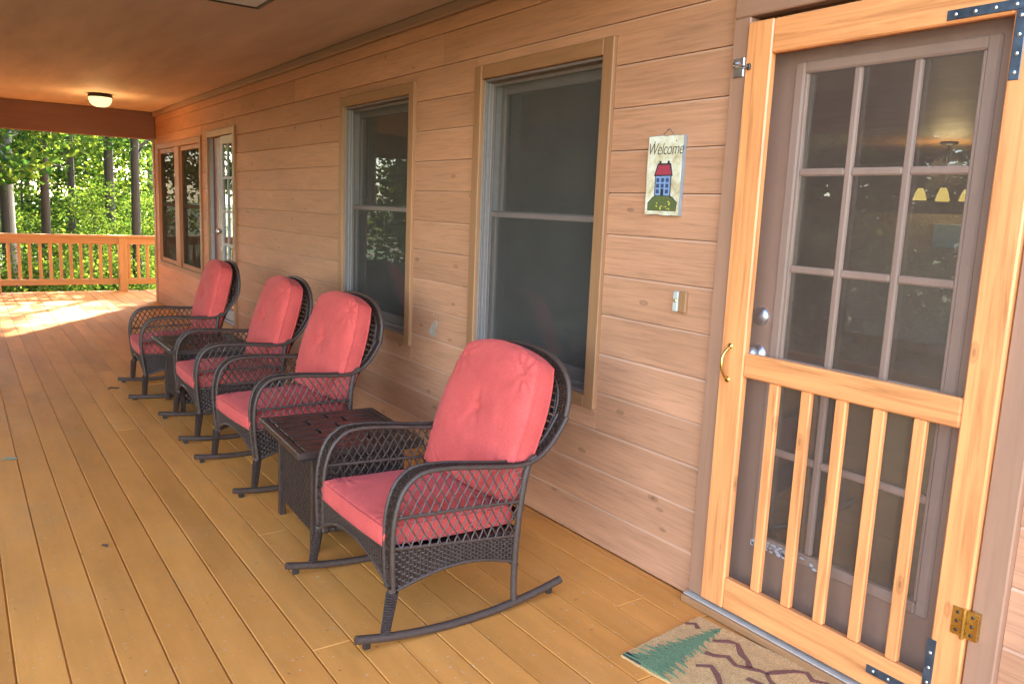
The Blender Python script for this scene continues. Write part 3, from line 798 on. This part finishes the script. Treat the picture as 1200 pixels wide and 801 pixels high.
    fa = MB().grid(lambda u, v: tuple(Vector(fr(u, v))+Vector((.006, 0, 0))), 20, 1).weave(fr, 40, 11, .0030, .86, .0034).build('front_apron', M['resin'], root, kind='stuff')
    MB().tube([fr(u/20, 0) for u in range(21)], .008, 8).tube([fr(u/20, 1) for u in range(21)], .0065, 8).build('apron_edge', M['tube'], fa)
    sp = MB().box(-.285, .215, -BW+.012, BW-.012, .285, .300)
    sp.build('seat_deck', M['resin_dark'], root)
    MB().tube([(.205, -BW, .165), (.205, BW, .165)], .010, 8).build('stretcher', M['tube'], root)
    # back: hoop and woven panel
    hp = [(a, -b, z) for a, b, z in HOOP]+[(a, b, z) for a, b, z in HOOP[-2::-1]]
    hp = smoothpath(hp, 4)
    hoop = MB().tube(hp, .0105, 9).build('back_hoop', M['tube'], root)
    hin = [Vector((p.x-.002, p.y*.80, .695+(p.z-.695)*.77)) for p in hp]
    MB().tube(hin, .006, 7).build('hoop_edge', M['tube'], hoop)
    def rim(u, v):
        x = u*(len(hp)-1); i = min(int(x), len(hp)-2); f = x-i
        return hp[i].lerp(hp[i+1], f).lerp(hin[i].lerp(hin[i+1], f), v)
    MB().weave(rim, 66, 4, .003, .80, .0030).build('woven_rim', M['resin'], hoop, kind='stuff')
    AZ = [(.300, .225), (.45, .255), (.56, .315), (.70, .398), (.80, .420), (.90, .430)]
    def panel(u, v):
        z = .31+(.868-.31)*v; a = np.interp(z, [p[0] for p in AZ], [p[1] for p in AZ])
        hw = .245 if z < .69 else .245*math.sqrt(max(.02, 1-((z-.69)/.190)**2.6))
        return (float(a)+.004, (2*u-1)*hw, z)
    MB().weave(panel, 16, 22, .0032, .8, .0026, 2).build('back_panel', M['resin'], root, kind='stuff')
    make_cushion('seat_cushion', root, (-.315, 0, .362), (1, -.035), (.035, 1), .535, .525, .105, .10, .10, .012, None, 3)
    make_cushion('back_cushion', root, (.176, 0, .395), (.200, .55), (-.55, .200), .570, .560, .135, .60, .12, .022, .51, 7)
    return root
ch = make_chair()
CH = [(-.856, 2.56, .019, 0., 0., 'red cushioned wicker rocking chair in front, nearest the screen door'),
      (-.806, 4.172, .050, -.058, .0046, 'second red cushioned wicker rocking chair, behind the near side table'),
      (-.812, 5.172, -.02, -.055, .0042, 'third red cushioned wicker rocking chair, between the second chair and far side table'),
      (-.872, 6.400, -.045, -.092, .0100, 'farthest red cushioned wicker rocking chair, beside the far glazed door')]
for i, (x, y, yaw, pt, dz, lab) in enumerate(CH):
    o = ch if i == 0 else copy_tree(ch)
    o.location = (x, y, dz+.001); o.rotation_euler = (0, pt, yaw); tag(o, lab, 'rocking chair', 'wicker rocking chairs lined along the wall')

# ------------------------------------------------------------------ side tables
def make_table():
    t = empty('side_table', (0, 0, 0)); hx, hy, H = .275, .300, .455
    f = MB()
    f.box(-hx, hx, -hy, -hy+.03, H-.03, H, .004); f.box(-hx, hx, hy-.03, hy, H-.03, H, .004)
    f.box(-hx, -hx+.03, -hy+.03, hy-.03, H-.03, H-.0005, .004); f.box(hx-.03, hx, -hy+.03, hy-.03, H-.03, H-.0005, .004)
    f.build('top_frame', M['resin_dark'], t)
    n = 7; w = (2*hy-.06)/n; r = random.Random(6)
    for k in range(n):
        y = -hy+.03+k*w; cuts = [-hx+.03]+([-hx+.18, hx-.20] if k % 2 else [-hx+.03+.26])+[hx-.03]
        for a, b2 in zip(cuts[:-1], cuts[1:]):
            MB().box(a+.006, b2-.006, y+.0065, y+w-.0065, H-.020, H-.002+r.uniform(-.001, .001), .003).build('slat', M['resin_dark'], t)
    MB().box(-hx+.02, hx-.02, -hy+.02, hy-.02, H-.045, H-.024).build('top_backing', M['bronze'], t)
    bx, by, z0, z1 = .190, .238, .075, H-.046
    def panel(name, fn, nu):
        MB().weave(fn, nu, 16, .0026, .86, .002).build(name, M['resin'], t, kind='stuff')
    panel('woven_side', lambda u, v: (-bx, -by+u*2*by, z1+(z0-z1)*v), 28)
    panel('woven_side', lambda u, v: (bx, -by+u*2*by, z0+(z1-z0)*v), 28)
    panel('woven_side', lambda u, v: (-bx+u*2*bx, -by, z0+(z1-z0)*v), 26)
    panel('woven_side', lambda u, v: (-bx+u*2*bx, by, z1+(z0-z1)*v), 26)
    MB().box(-bx+.006, bx-.006, -by+.006, by-.006, z0+.01, z1).build('inner_box', M['bronze'], t)
    for sx in (-1, 1):
        for sy in (-1, 1):
            MB().box(sx*bx-.014, sx*bx+.014, sy*by-.014, sy*by+.014, .001, z1, .003).build('leg', M['resin_dark'], t)
    return t
tb = make_table(); tb.location = (-.905, 3.29, 0); tb.rotation_euler = (0, 0, R(-3))
tag(tb, 'dark brown wicker side table between the first and second rocking chairs', 'side table', 'dark wicker side tables')
t2 = copy_tree(tb); t2.location = (-.885, 5.785, 0); t2.rotation_euler = (0, 0, 0)
tag(t2, 'dark brown wicker side table between the third and farthest rocking chairs', 'side table', 'dark wicker side tables')

# ------------------------------------------------------------------ door mat
def door_mat():
    t = empty('door_mat', (-.272, 1.45, 0), 'tan door mat with green fir tree and brown mountain outlines', 'door mat', rot=(0, 0, R(7)))
    L, Wd = .38, .215                              # half length along y, half width along x
    mt, nt, p = newmat('tan_coir')
    v = coords(nt, (1, 1, 1), False); a = noise(nt, v, 240, 3, .6); b = noise(nt, v, 18, 4, .6)
    lk(nt, mixc(nt, ramp(nt, a, [(.3, (.40, .19, .062)), (.7, (.74, .42, .17))]), ramp(nt, b, [(.3, (.85,)*3), (.7, (1.1,)*3)]), 1., 'MULTIPLY'), p.inputs['Base Color']); p.inputs['Roughness'].default_value = .95
    bump(nt, p, a, 1., .004)
    def pile(name, c):
        m2, n2, p2 = newmat(name); v2 = coords(n2, (1, 1, 1), False); a2 = noise(n2, v2, 240, 3, .6)
        lk(n2, ramp(n2, a2, [(.3, tuple(x*.6 for x in c)), (.7, tuple(x*1.35 for x in c))]), p2.inputs['Base Color']); p2.inputs['Roughness'].default_value = .95; bump(n2, p2, a2, 1., .004); return m2
    g, br, dk = pile('green_pile', (.14, .20, .09)), pile('brown_pile', (.20, .065, .04)), pile('dark_pile', (.03, .035, .03))
    r = random.Random(9); nn = 24; poly = []
    for k in range(nn): poly.append((-Wd+2*Wd*k/nn, -L+r.uniform(-.002, .002)))
    for k in range(nn): poly.append((Wd+r.uniform(-.002, .002), -L+2*L*k/nn))
    for k in range(nn): poly.append((Wd-2*Wd*k/nn, L+r.uniform(-.002, .002)))
    for k in range(nn): poly.append((-Wd+r.uniform(-.002, .002), L-2*L*k/nn))
    MB().prism(poly, lambda a, b, d: (a, b, d), .002, .010).build('mat_base', mt, t)
    # fir tree: tip towards the door, boughs either side; runs along x near the left end of the mat
    def fir(cy, x0, x1, hw, mat, seed):
        rr_ = random.Random(seed); n = 11; mb = MB(); z = .0122; D = x1-x0
        cl = lambda a, b: (min(max(a, -Wd+.003), Wd-.003), min(max(b, -L+.003), L-.003))
        def leaf(pl, z): mb.prism([cl(*q) for q in pl], lambda a, b, d: (a, b, d), .0101, z)
        leaf([(x1+.015, cy), (x0, cy+hw*.42), (x0-.01, cy), (x0, cy-hw*.42)], z)
        for k in range(n):
            f = (k+.6)/n; x = x1-D*f; w = hw*(.16+.95*f)
            for sd_ in (-1, 1):
                for q in range(2):
                    ww = w*rr_.uniform(.72, 1.12)*(1 if q == 0 else .7); xx = x+D*.04*q; t_ = D*.026*rr_.uniform(.7, 1.3)
                    leaf([(xx+t_, cy), (xx-D*.05*rr_.uniform(.4, 1.2), cy+sd_*ww), (xx-t_*1.1, cy)][::(1 if sd_ > 0 else -1)], z+.00008*(k*4+q*2+(sd_ > 0)))
        return mb.build('fir_tree_motif', mat, t)
    fir(.275, -.210, .195, .108, g, 1)
    fir(-.29, -.215, .06, .09, g, 5)
    def line(pts, w=.011):
        mb = MB(); P = [Vector((a, b, 0)) for a, b in pts]
        vs = []
        for i, q in enumerate(P):
            tt = (P[min(i+1, len(P)-1)]-P[max(i-1, 0)]).normalized(); s_ = Vector((-tt.y, tt.x, 0))*w*r.uniform(.7, 1.3)
            vs += [q+s_, q-s_]
        top = [(v.x, v.y, .0122) for v in vs]; bot = [(v.x, v.y, .0101) for v in vs]; n = len(vs); m_ = len(P)
        mb.add(top+bot, [(2*i, 2*i+1, 2*i+3, 2*i+2) for i in range(m_-1)]+[(2*i, 2*i+2, n+2*i+2, n+2*i) for i in range(m_-1)]+[(2*i+1, n+2*i+1, n+2*i+3, 2*i+3) for i in range(m_-1)])
        mb.build('mountain_motif', br, t)
    line([(0.106, 0.244), (0.148, 0.207), (0.158, 0.18), (0.112, 0.134), (0.092, 0.096), (0.06, 0.07)], .010)
    line([(0.021, 0.216), (0.031, 0.184), (0.061, 0.152), (0.036, 0.106), (0.056, 0.068), (0.073, 0.039), (0.076, 0.017), (0.108, 0.001), (0.162, -0.033), (0.185, -0.063), (0.158, -0.096), (0.18, -0.135), (.13, -.18), (.10, -.25), (.14, -.32)], .009)
    line([(0.076, 0.017), (.05, -.01), (.035, -.035)], .008)
    line([(-0.069, 0.187), (-0.033, 0.153), (-0.059, 0.111), (-.10, .07), (-.09, .02), (-.12, -.03)], .008)
    line([(0.127, 0.376), (0.155, 0.352), (0.134, 0.323)], .009)
    line([(.0, .04), (.01, -.03), (-.03, -.08), (-.01, -.15), (-.06, -.2)], .008)
    MB().box(-.212, -.185, .30, .376, .0104, .0128, .0004).build('dark_corner', dk, t)
door_mat()

# ------------------------------------------------------------------ ceiling fixtures
def bowl_light():
    c = (-.86, 10.2, CE); t = empty('ceiling_light', c, 'lit ceiling light with a glowing glass bowl at the far end', 'ceiling light')
    MB().lathe([(0, 0), (.113, -.001), (.122, -.010), (.124, -.034), (.118, -.040), (.108, -.038)], (0, 0, 0), 28).build('base', M['bronze'], t)
    MB().lathe([(.116, -.038), (.118, -.062), (.106, -.098), (.084, -.124), (.05, -.138), (0, -.142)], (0, 0, 0), 28).build('bowl', M['lit_glass'], t)
    ld = bpy.data.lights.new('bulb', 'POINT'); ld.energy = 1.0; ld.color = (1, .62, .25); ld.shadow_soft_size = .12
    lo = bpy.data.objects.new('bulb', ld); col.objects.link(lo); lo.parent = t; lo.location = (0, 0, -.26)
bowl_light()
def square_light():
    c = (-.975, 4.47, CE); t = empty('ceiling_light', c, 'unlit square ceiling fixture with a dark rim at the top edge', 'ceiling light')
    f = MB(); s_ = .135; d = .062
    for (a, b2, e, g) in ((-s_, s_, -s_, -s_+.018), (-s_, s_, s_-.018, s_), (-s_, -s_+.018, -s_+.018, s_-.018), (s_-.018, s_, -s_+.018, s_-.018)): f.box(a, b2, e, g, -d, -.001, .003)
    f.build('rim', M['bronze'], t)
    MB().box(-s_+.0185, s_-.0185, -s_+.0185, s_-.0185, -d+.006, -.004, .004).build('diffuser', M['white_paint'], t)
square_light()

# ------------------------------------------------------------------ railing at the far end
def railing():
    y = 13.30; base = (-.8, y, 0)
    t = empty('porch_railing', base, 'orange stained wooden railing at the sunlit end of the deck', 'railing')
    x0, x1 = XO, 1.85
    MB().box(x0, x1, y-.07, y+.07, .795, .833, .005).build('top_rail', M['rail_h'], t, base)
    MB().box(x0, x1, y-.022, y+.022, .700, .794, .004).build('sub_rail', M['rail_h'], t, base)
    MB().box(x0, x1, y-.022, y+.022, .105, .190, .004).build('bottom_rail', M['rail_h'], t, base)
    posts = [-3.45, -1.83, -.21, 1.41]
    for p in posts: MB().box(p-.058, p+.058, y-.060, y+.060, .001, .794, .005).build('post', M['rail'], t, base)
    x = x0+.08
    while x < x1:
        if min(abs(x-p) for p in posts) > .085: MB().box(x-.021, x+.021, y+.0225, y+.058, .12, .78, .003).build('baluster', M['rail'], t, base)
        x += .129
railing()

# ------------------------------------------------------------------ room behind the glass
def chandelier():
    c = Vector((7.5, 5.20, 2.458)); t = empty('chandelier', c, 'lit chandelier with amber shades seen through the door glass', 'chandelier')
    MB().lathe([(0, -.0), (.10, -.002), (.09, -.03), (.02, -.045), (.0, -.046)], (0, 0, 0), 18).build('canopy', M['bronze'], t)
    MB().tube([(0, 0, -.04), (0, 0, -.56)], .010, 8).lathe([(0, -.54), (.03, -.56), (.035, -.62), (0, -.66)], (0, 0, 0), 12).build('stem', M['bronze'], t)
    for k in range(4):
        a = math.pi*k/2+R(28); dx, dy = math.cos(a), math.sin(a)
        MB().tube(smoothpath([(.02*dx, .02*dy, -.60), (.14*dx, .14*dy, -.66), (.22*dx, .22*dy, -.60), (.245*dx, .245*dy, -.55)]), .008, 6).build('arm', M['bronze'], t)
        MB().lathe([(.030, .075), (.042, .05), (.056, .02), (.078, -.065), (.076, -.066), (.050, .02), (.028, .07), (0, .075)], (.245*dx, .245*dy, -.62), 16).build('shade', M['lit_shade'], t)
    ld = bpy.data.lights.new('bulb', 'POINT'); ld.energy = 2.2; ld.color = (1, .66, .28); ld.shadow_soft_size = .2
    lo = bpy.data.objects.new('bulb', ld); col.objects.link(lo); lo.parent = t; lo.location = (0, 0, -.36)
chandelier()
tag(MB().box(7.6, 7.64, 4.90, 5.32, 1.22, 1.50, .004).build('picture', plain('pale_blue_canvas', (.30, .42, .50), .6)), 'pale blue square picture seen dimly through the door glass', 'picture')
part = MB().box(7.645, 7.75, 3.6, 6.4, .021, 1.62).build('wall', M['plaster'], kind='structure')
def bed():
    c = (2.6, 5.6, .02); t = empty('bed', c, 'patterned bed in the room behind the near window', 'bed')
    mt, nt, p = newmat('patterned_quilt'); v = coords(nt, (1, 1, 1), False); a = noise(nt, v, 9, 5, .7, 1.5)
    lk(nt, ramp(nt, a, [(.4, (.10, .10, .12)), (.5, (.38, .36, .34)), (.6, (.14, .13, .14))]), p.inputs['Base Color']); p.inputs['Roughness'].default_value = .9
    q = MB(); q.grid(lambda u, v: (-.9+1.8*u, -1.1+2.2*v, .62+.02*math.sin(9*u)*math.cos(7*v)-.12*max(abs(2*u-1), abs(2*v-1))**9), 20, 20)
    q.box(-.9, .9, -1.1, 1.1, .25, .50); q.build('quilt', mt, t)
    MB().box(-.86, .86, -1.06, 1.06, .0, .249).build('bed_base', M['red_door'], t)
    MB().box(-.4, .45, .75, 1.05, .62, .98, .06).build('pillow', plain('dark_pillow', (.05, .05, .06), .8), t)
bed()
def table_lamp():
    c = (3.0, 7.1, .02); t = empty('table_lamp', c, 'unlit table lamp standing in the room behind the near window', 'lamp')
    MB().box(-.2, .2, -.2, .2, .0, .62, .01).build('stand', M['bronze'], t)
    MB().lathe([(.07, .62), (.08, .64), (.03, .68), (.045, .75), (.03, .83), (.012, .88), (.012, .95)], (0, 0, 0), 14).build('lamp_base', M['bronze'], t)
    MB().lathe([(.17, .90), (.10, 1.14), (.098, 1.14), (.165, .90)], (0, 0, 0), 18).build('lamp_shade', plain('linen_shade', (.35, .33, .30), .8), t)
table_lamp()
def curtain(y, lab, g):
    q = MB(); c = (.28, y, .45)
    q.grid(lambda u, v: (.03*math.sin(u*26)+.01*math.sin(u*9+v*3), -.11+.22*u*(1.0-.12*v), 1.66*v), 40, 6)
    o = q.build('curtain', plain('white_curtain_cloth', (.62, .62, .64), .9)); o.location = c
    tag(o, lab, 'curtain', g)
curtain(5.22, 'white gathered curtain inside the farther of the tall windows', 'white curtains')
curtain(3.52, 'white gathered curtain inside the nearer of the tall windows', 'white curtains')

# ------------------------------------------------------------------ forest
def leaf_arrays(pts, size, seed, flat=.35):
    """a two-triangle leaf at each point, turned at random"""
    g = np.random.default_rng(seed); n = len(pts); pts = np.asarray(pts)
    d = g.normal(size=(n, 3)); d[:, 2] *= .6; d /= np.linalg.norm(d, axis=1)[:, None]
    e = g.normal(size=(n, 3)); e -= d*(e*d).sum(1)[:, None]; e /= np.linalg.norm(e, axis=1)[:, None]
    s = size*g.uniform(.6, 1.4, n)[:, None]; k = np.cross(d, e)*.12
    a = pts-d*s*.6; b = pts+e*s*.36+k*s; c = pts+d*s*.6; f = pts-e*s*.36+k*s
    v = np.stack([a, b, c, f], 1).reshape(-1, 3)
    return v
def leaf_mesh(name, pts, size, seed, weights=(.5, .3, .2)):
    v = leaf_arrays(pts, size, seed); n = len(v)//4
    me = bpy.data.meshes.new(name); me.vertices.add(len(v)); me.vertices.foreach_set('co', v.astype('f').ravel())
    g = np.random.default_rng(seed+1)
    i = np.arange(n)[:, None]*4; tri = np.concatenate([i+0, i+1, i+2, i+0, i+2, i+3], 1).reshape(-1, 3)
    me.loops.add(tri.size); me.polygons.add(len(tri))
    me.loops.foreach_set('vertex_index', tri.ravel().astype('i')); me.polygons.foreach_set('loop_start', (np.arange(len(tri))*3).astype('i')); me.polygons.foreach_set('loop_total', np.full(len(tri), 3, 'i'))
    for mm in LEAF: me.materials.append(mm)
    mi = np.repeat(g.choice(3, n, p=weights), 2).astype('i'); me.polygons.foreach_set('material_index', mi)
    me.update(); me.validate(); return me
def tree_mesh(seed, H, r0, low, spread, nleaf, size, limbs=26, bark='bark', weights=(.5, .3, .2)):
    r = random.Random(seed); g = np.random.default_rng(seed)
    tr = MB(); px, py = r.uniform(-.3, .3), r.uniform(-.3, .3)
    axis = lambda f: Vector((px*f*f+.06*math.sin(f*5+seed), py*f*f+.05*math.sin(f*4+2*seed), H*f))
    tr.tube([axis(k/14) for k in range(15)], [r0*(1-.82*k/14)*(1.35 if k == 0 else 1) for k in range(15)], 10)
    centres = []
    for k in range(limbs):
        f = low+(1-low)*(k+r.random())/limbs; f = min(f, .98); a = r.uniform(0, 6.28); p = axis(f)
        L = spread*(1.15-.75*(f-low)/(1-low))*r.uniform(.55, 1.15); rise = r.uniform(-.1, .45)*L
        q = p+Vector((math.cos(a)*L, math.sin(a)*L, rise)); mid = p.lerp(q, .5)+Vector((r.uniform(-.2, .2), r.uniform(-.2, .2), .12*L))
        rr_ = max(.012, r0*.34*(1-f*.7)); tr.tube([p, mid, q], [rr_, rr_*.6, rr_*.2], 5, False)
        for j in range(5):
            t = r.uniform(.35, 1.05); c = p.lerp(q, t)+Vector((r.gauss(0, .3), r.gauss(0, .3), r.gauss(0, .22))); centres.append((c, r.uniform(.25, .65)))
    n = nleaf//len(centres); pts = []
    for (c, s_) in centres:
        m_ = max(4, int(n*(s_/.45)**2)); pts.append(np.array(c)+g.normal(size=(m_, 3))*np.array([s_*.75, s_*.75, s_*.16]))
    return tr, leaf_mesh('crown', np.concatenate(pts), size, seed, weights)
class Tree:
    def __init__(s, name, lab, cat, grp, *a, **k):
        s.name, s.cat, s.grp, s.lab = name, cat, grp, lab
        tr, s.crown = tree_mesh(*a, **k); s.src = None; s.tr = tr; s.bark = k.get('bark', 'bark')
    def put(s, x, y, rot, sc=1., lab=None, z=GZ-.1):
        t = empty(s.name, (x, y, z), lab or s.lab, s.cat, s.grp, rot=(0, 0, rot)); t.scale = (sc,)*3
        if s.src is None: s.src = s.tr.build('trunk', M[s.bark], t)
        else: q = s.src.copy(); col.objects.link(q); q.parent = t
        c = bpy.data.objects.new('crown', s.crown); col.objects.link(c); c.parent = t
        return t
tall = [Tree('forest_tree', 'tall dark trunked forest tree with broken leafy crown', 'tree', 'tall trees beyond the railing', 31+i, 15+2*i, 0.092+.012*i, .20, 3.4, 10000, .12, 32) for i in range(3)]
under = [Tree('young_tree', 'slender leafy understory tree with branches almost to the ground', 'tree', 'young leafy trees beyond the railing', 51+i, 5.2+.6*i, .045, .10, 1.8, 7500, .095, 30, weights=(.45, .42, .13)) for i in range(3)]
shrub = [Tree('shrub', 'low bright green leafy shrub growing behind the railing', 'shrub', 'shrubs beyond the railing', 71+i, 1.7, .02, .05, .95, 3200, .075, 18, weights=(.4, .5, .1)) for i in range(2)]
birch = Tree('birch_tree', 'pale thin trunked young tree at the left edge behind the railing', 'tree', None, 91, 6.5, .055, .45, 1.5, 3500, .09, 18, bark='pale_bark')
def at(px, y): return -2.2707+y*(.0412+px*(.1893-.0412)/180)
PLACE = [(48, 16.6, 'tall dark forest tree with a thick trunk left of centre behind the railing'), (161, 17.4, 'tall dark forest tree standing just left of the wall corner'),
         (128, 20.5, 'tall forest tree with a slimmer trunk left of the one by the wall corner'), (79, 22.0, 'tall forest tree with a slim trunk right of the thickest trunk'),
         (8, 17.4, 'tall dark forest tree at the left edge beside the pale trunk'), (112, 30, 'slim distant forest tree between the two middle trunks'),
         (30, 31, 'slim distant forest tree between the left edge and the thickest trunk'), (176, 28, 'distant forest tree nearest the wall corner')]
for i, (px, y, lab) in enumerate(PLACE): tall[i % 3].put(at(px, y), y, i*1.9, [.95, .9][i] if i < 2 else 1., lab)
birch.put(at(17, 15.6), 15.6, 1.0)
rt = random.Random(77)
for i in range(7):
    y = 22.5+i*1.7+rt.uniform(-.6, .6); px = [150, 20, 95, 62, 118, 175, 5, 140, 40, 85][i]
    under[i % 3].put(at(px, y), y, rt.uniform(0, 6.28), rt.uniform(.8, 1.15))
for i, (px, y) in enumerate([(30, 18.2), (104, 18.5), (178, 19.5)]): under[i % 3].put(at(px, y), y, i*2.2, .40+.06*(i % 2))
for i in range(12):
    px = -10+i*18+rt.uniform(-5, 5); y = 15.0+rt.uniform(0, 5)
    shrub[i % 2].put(at(px, y), y, rt.uniform(0, 6.28), rt.uniform(.55, .85))
# trees standing off to the left of the porch and behind the camera, those the windows mirror
for i, (x, y) in enumerate([(-13, 14), (-11, 20), (-16, 8), (-19, 17), (-15, 25), (-22, 3), (-6.5, 24), (-9, 31)]):
    tall[i % 3].put(x, y, i*1.3, 1.0, 'tall forest tree on the slope left of the porch')
for i, (x, y) in enumerate([(-10, 12.5), (-14, 5), (-8.5, 17.5), (-12, 27), (-17, 12)]):
    under[i % 3].put(x, y, i*2.1, 1.2, 'young leafy tree on the slope left of the porch')
for i in range(12):  # row added out of view to keep sky light off the far deck
    if i in (0, 1, 6, 7): continue
    y = 4.6+i*.95; under[i % 3].put(-5.9-(i*37 % 5)*.3, y, i*1.7, 1.05+.12*(i % 3), 'added leafy young tree in the unseen row screening sky light left of the porch')
for i in range(9):  # second added row, also unseen, dimming the far porch
    y = 5.0+i*1.9; under[i % 3].put(-8.4-(i*37 % 5)*.4, y, i*2.7, 1.5+.12*(i % 3), 'added leafy young tree in the unseen row screening sky light left of the porch')
# trees towards the sun, whose crowns break up its light on the deck
for i, (x, y, s_) in enumerate([(10.5, 24, 1.), (15, 33, 1.1), (7.2, 23.6, 1.), (20, 27, 1.1), (5.3, 21.3, .45)]):
    tall[i % 3].put(x, y, i*2.3, s_, 'tall forest tree behind the end of the house')
# far wood behind them all
g = np.random.default_rng(5); n = 10000
cc = np.stack([g.uniform(-9, 14, 420), g.uniform(40, 50, 420), g.uniform(-.6, 9, 420)], 1)
pt = cc[g.integers(0, 420, n)]+g.normal(size=(n, 3))*np.array([.9, .6, .22])
fo = bpy.data.objects.new('far_foliage', leaf_mesh('far_foliage', pt, .22, 8, (.45, .35, .2))); col.objects.link(fo)
tag(fo, 'mass of far leafy wood seen between the trunks', 'woods', kind='stuff')

# ------------------------------------------------------------------ small litter on the deck
def leafbit(x, y, rot, s_, c, lab, name='dry_leaf', cat='leaf'):
    mb = MB(); mb.grid(lambda u, v: ((u-.5)*2*s_, (v-.5)*s_*(1.1*math.sin(math.pi*min(max(u, .03), .97))), .004+.35*s_*(2*v-1)**2*.5+.1*s_*math.sin(u*5)), 8, 4)
    o = mb.build(name, c); o.location = (x, y, .002); o.rotation_euler = (0, 0, rot); tag(o, lab, cat)
dl = plain('dry_leaf_brown', (.10, .055, .03), .8)
leafbit(-1.355, 6.51, .4, .045, dl, 'dry brown leaf lying on the deck left of the far chairs')
leafbit(-1.83, 3.52, 1.9, .022, dl, 'small dry brown leaf lying on open deck boards')
leafbit(-2.09, 4.95, .2, .035, plain('pale_lichen', (.22, .27, .20), .9), 'pale grey green lichen flake on the deck at left', 'lichen_flake', 'flake')
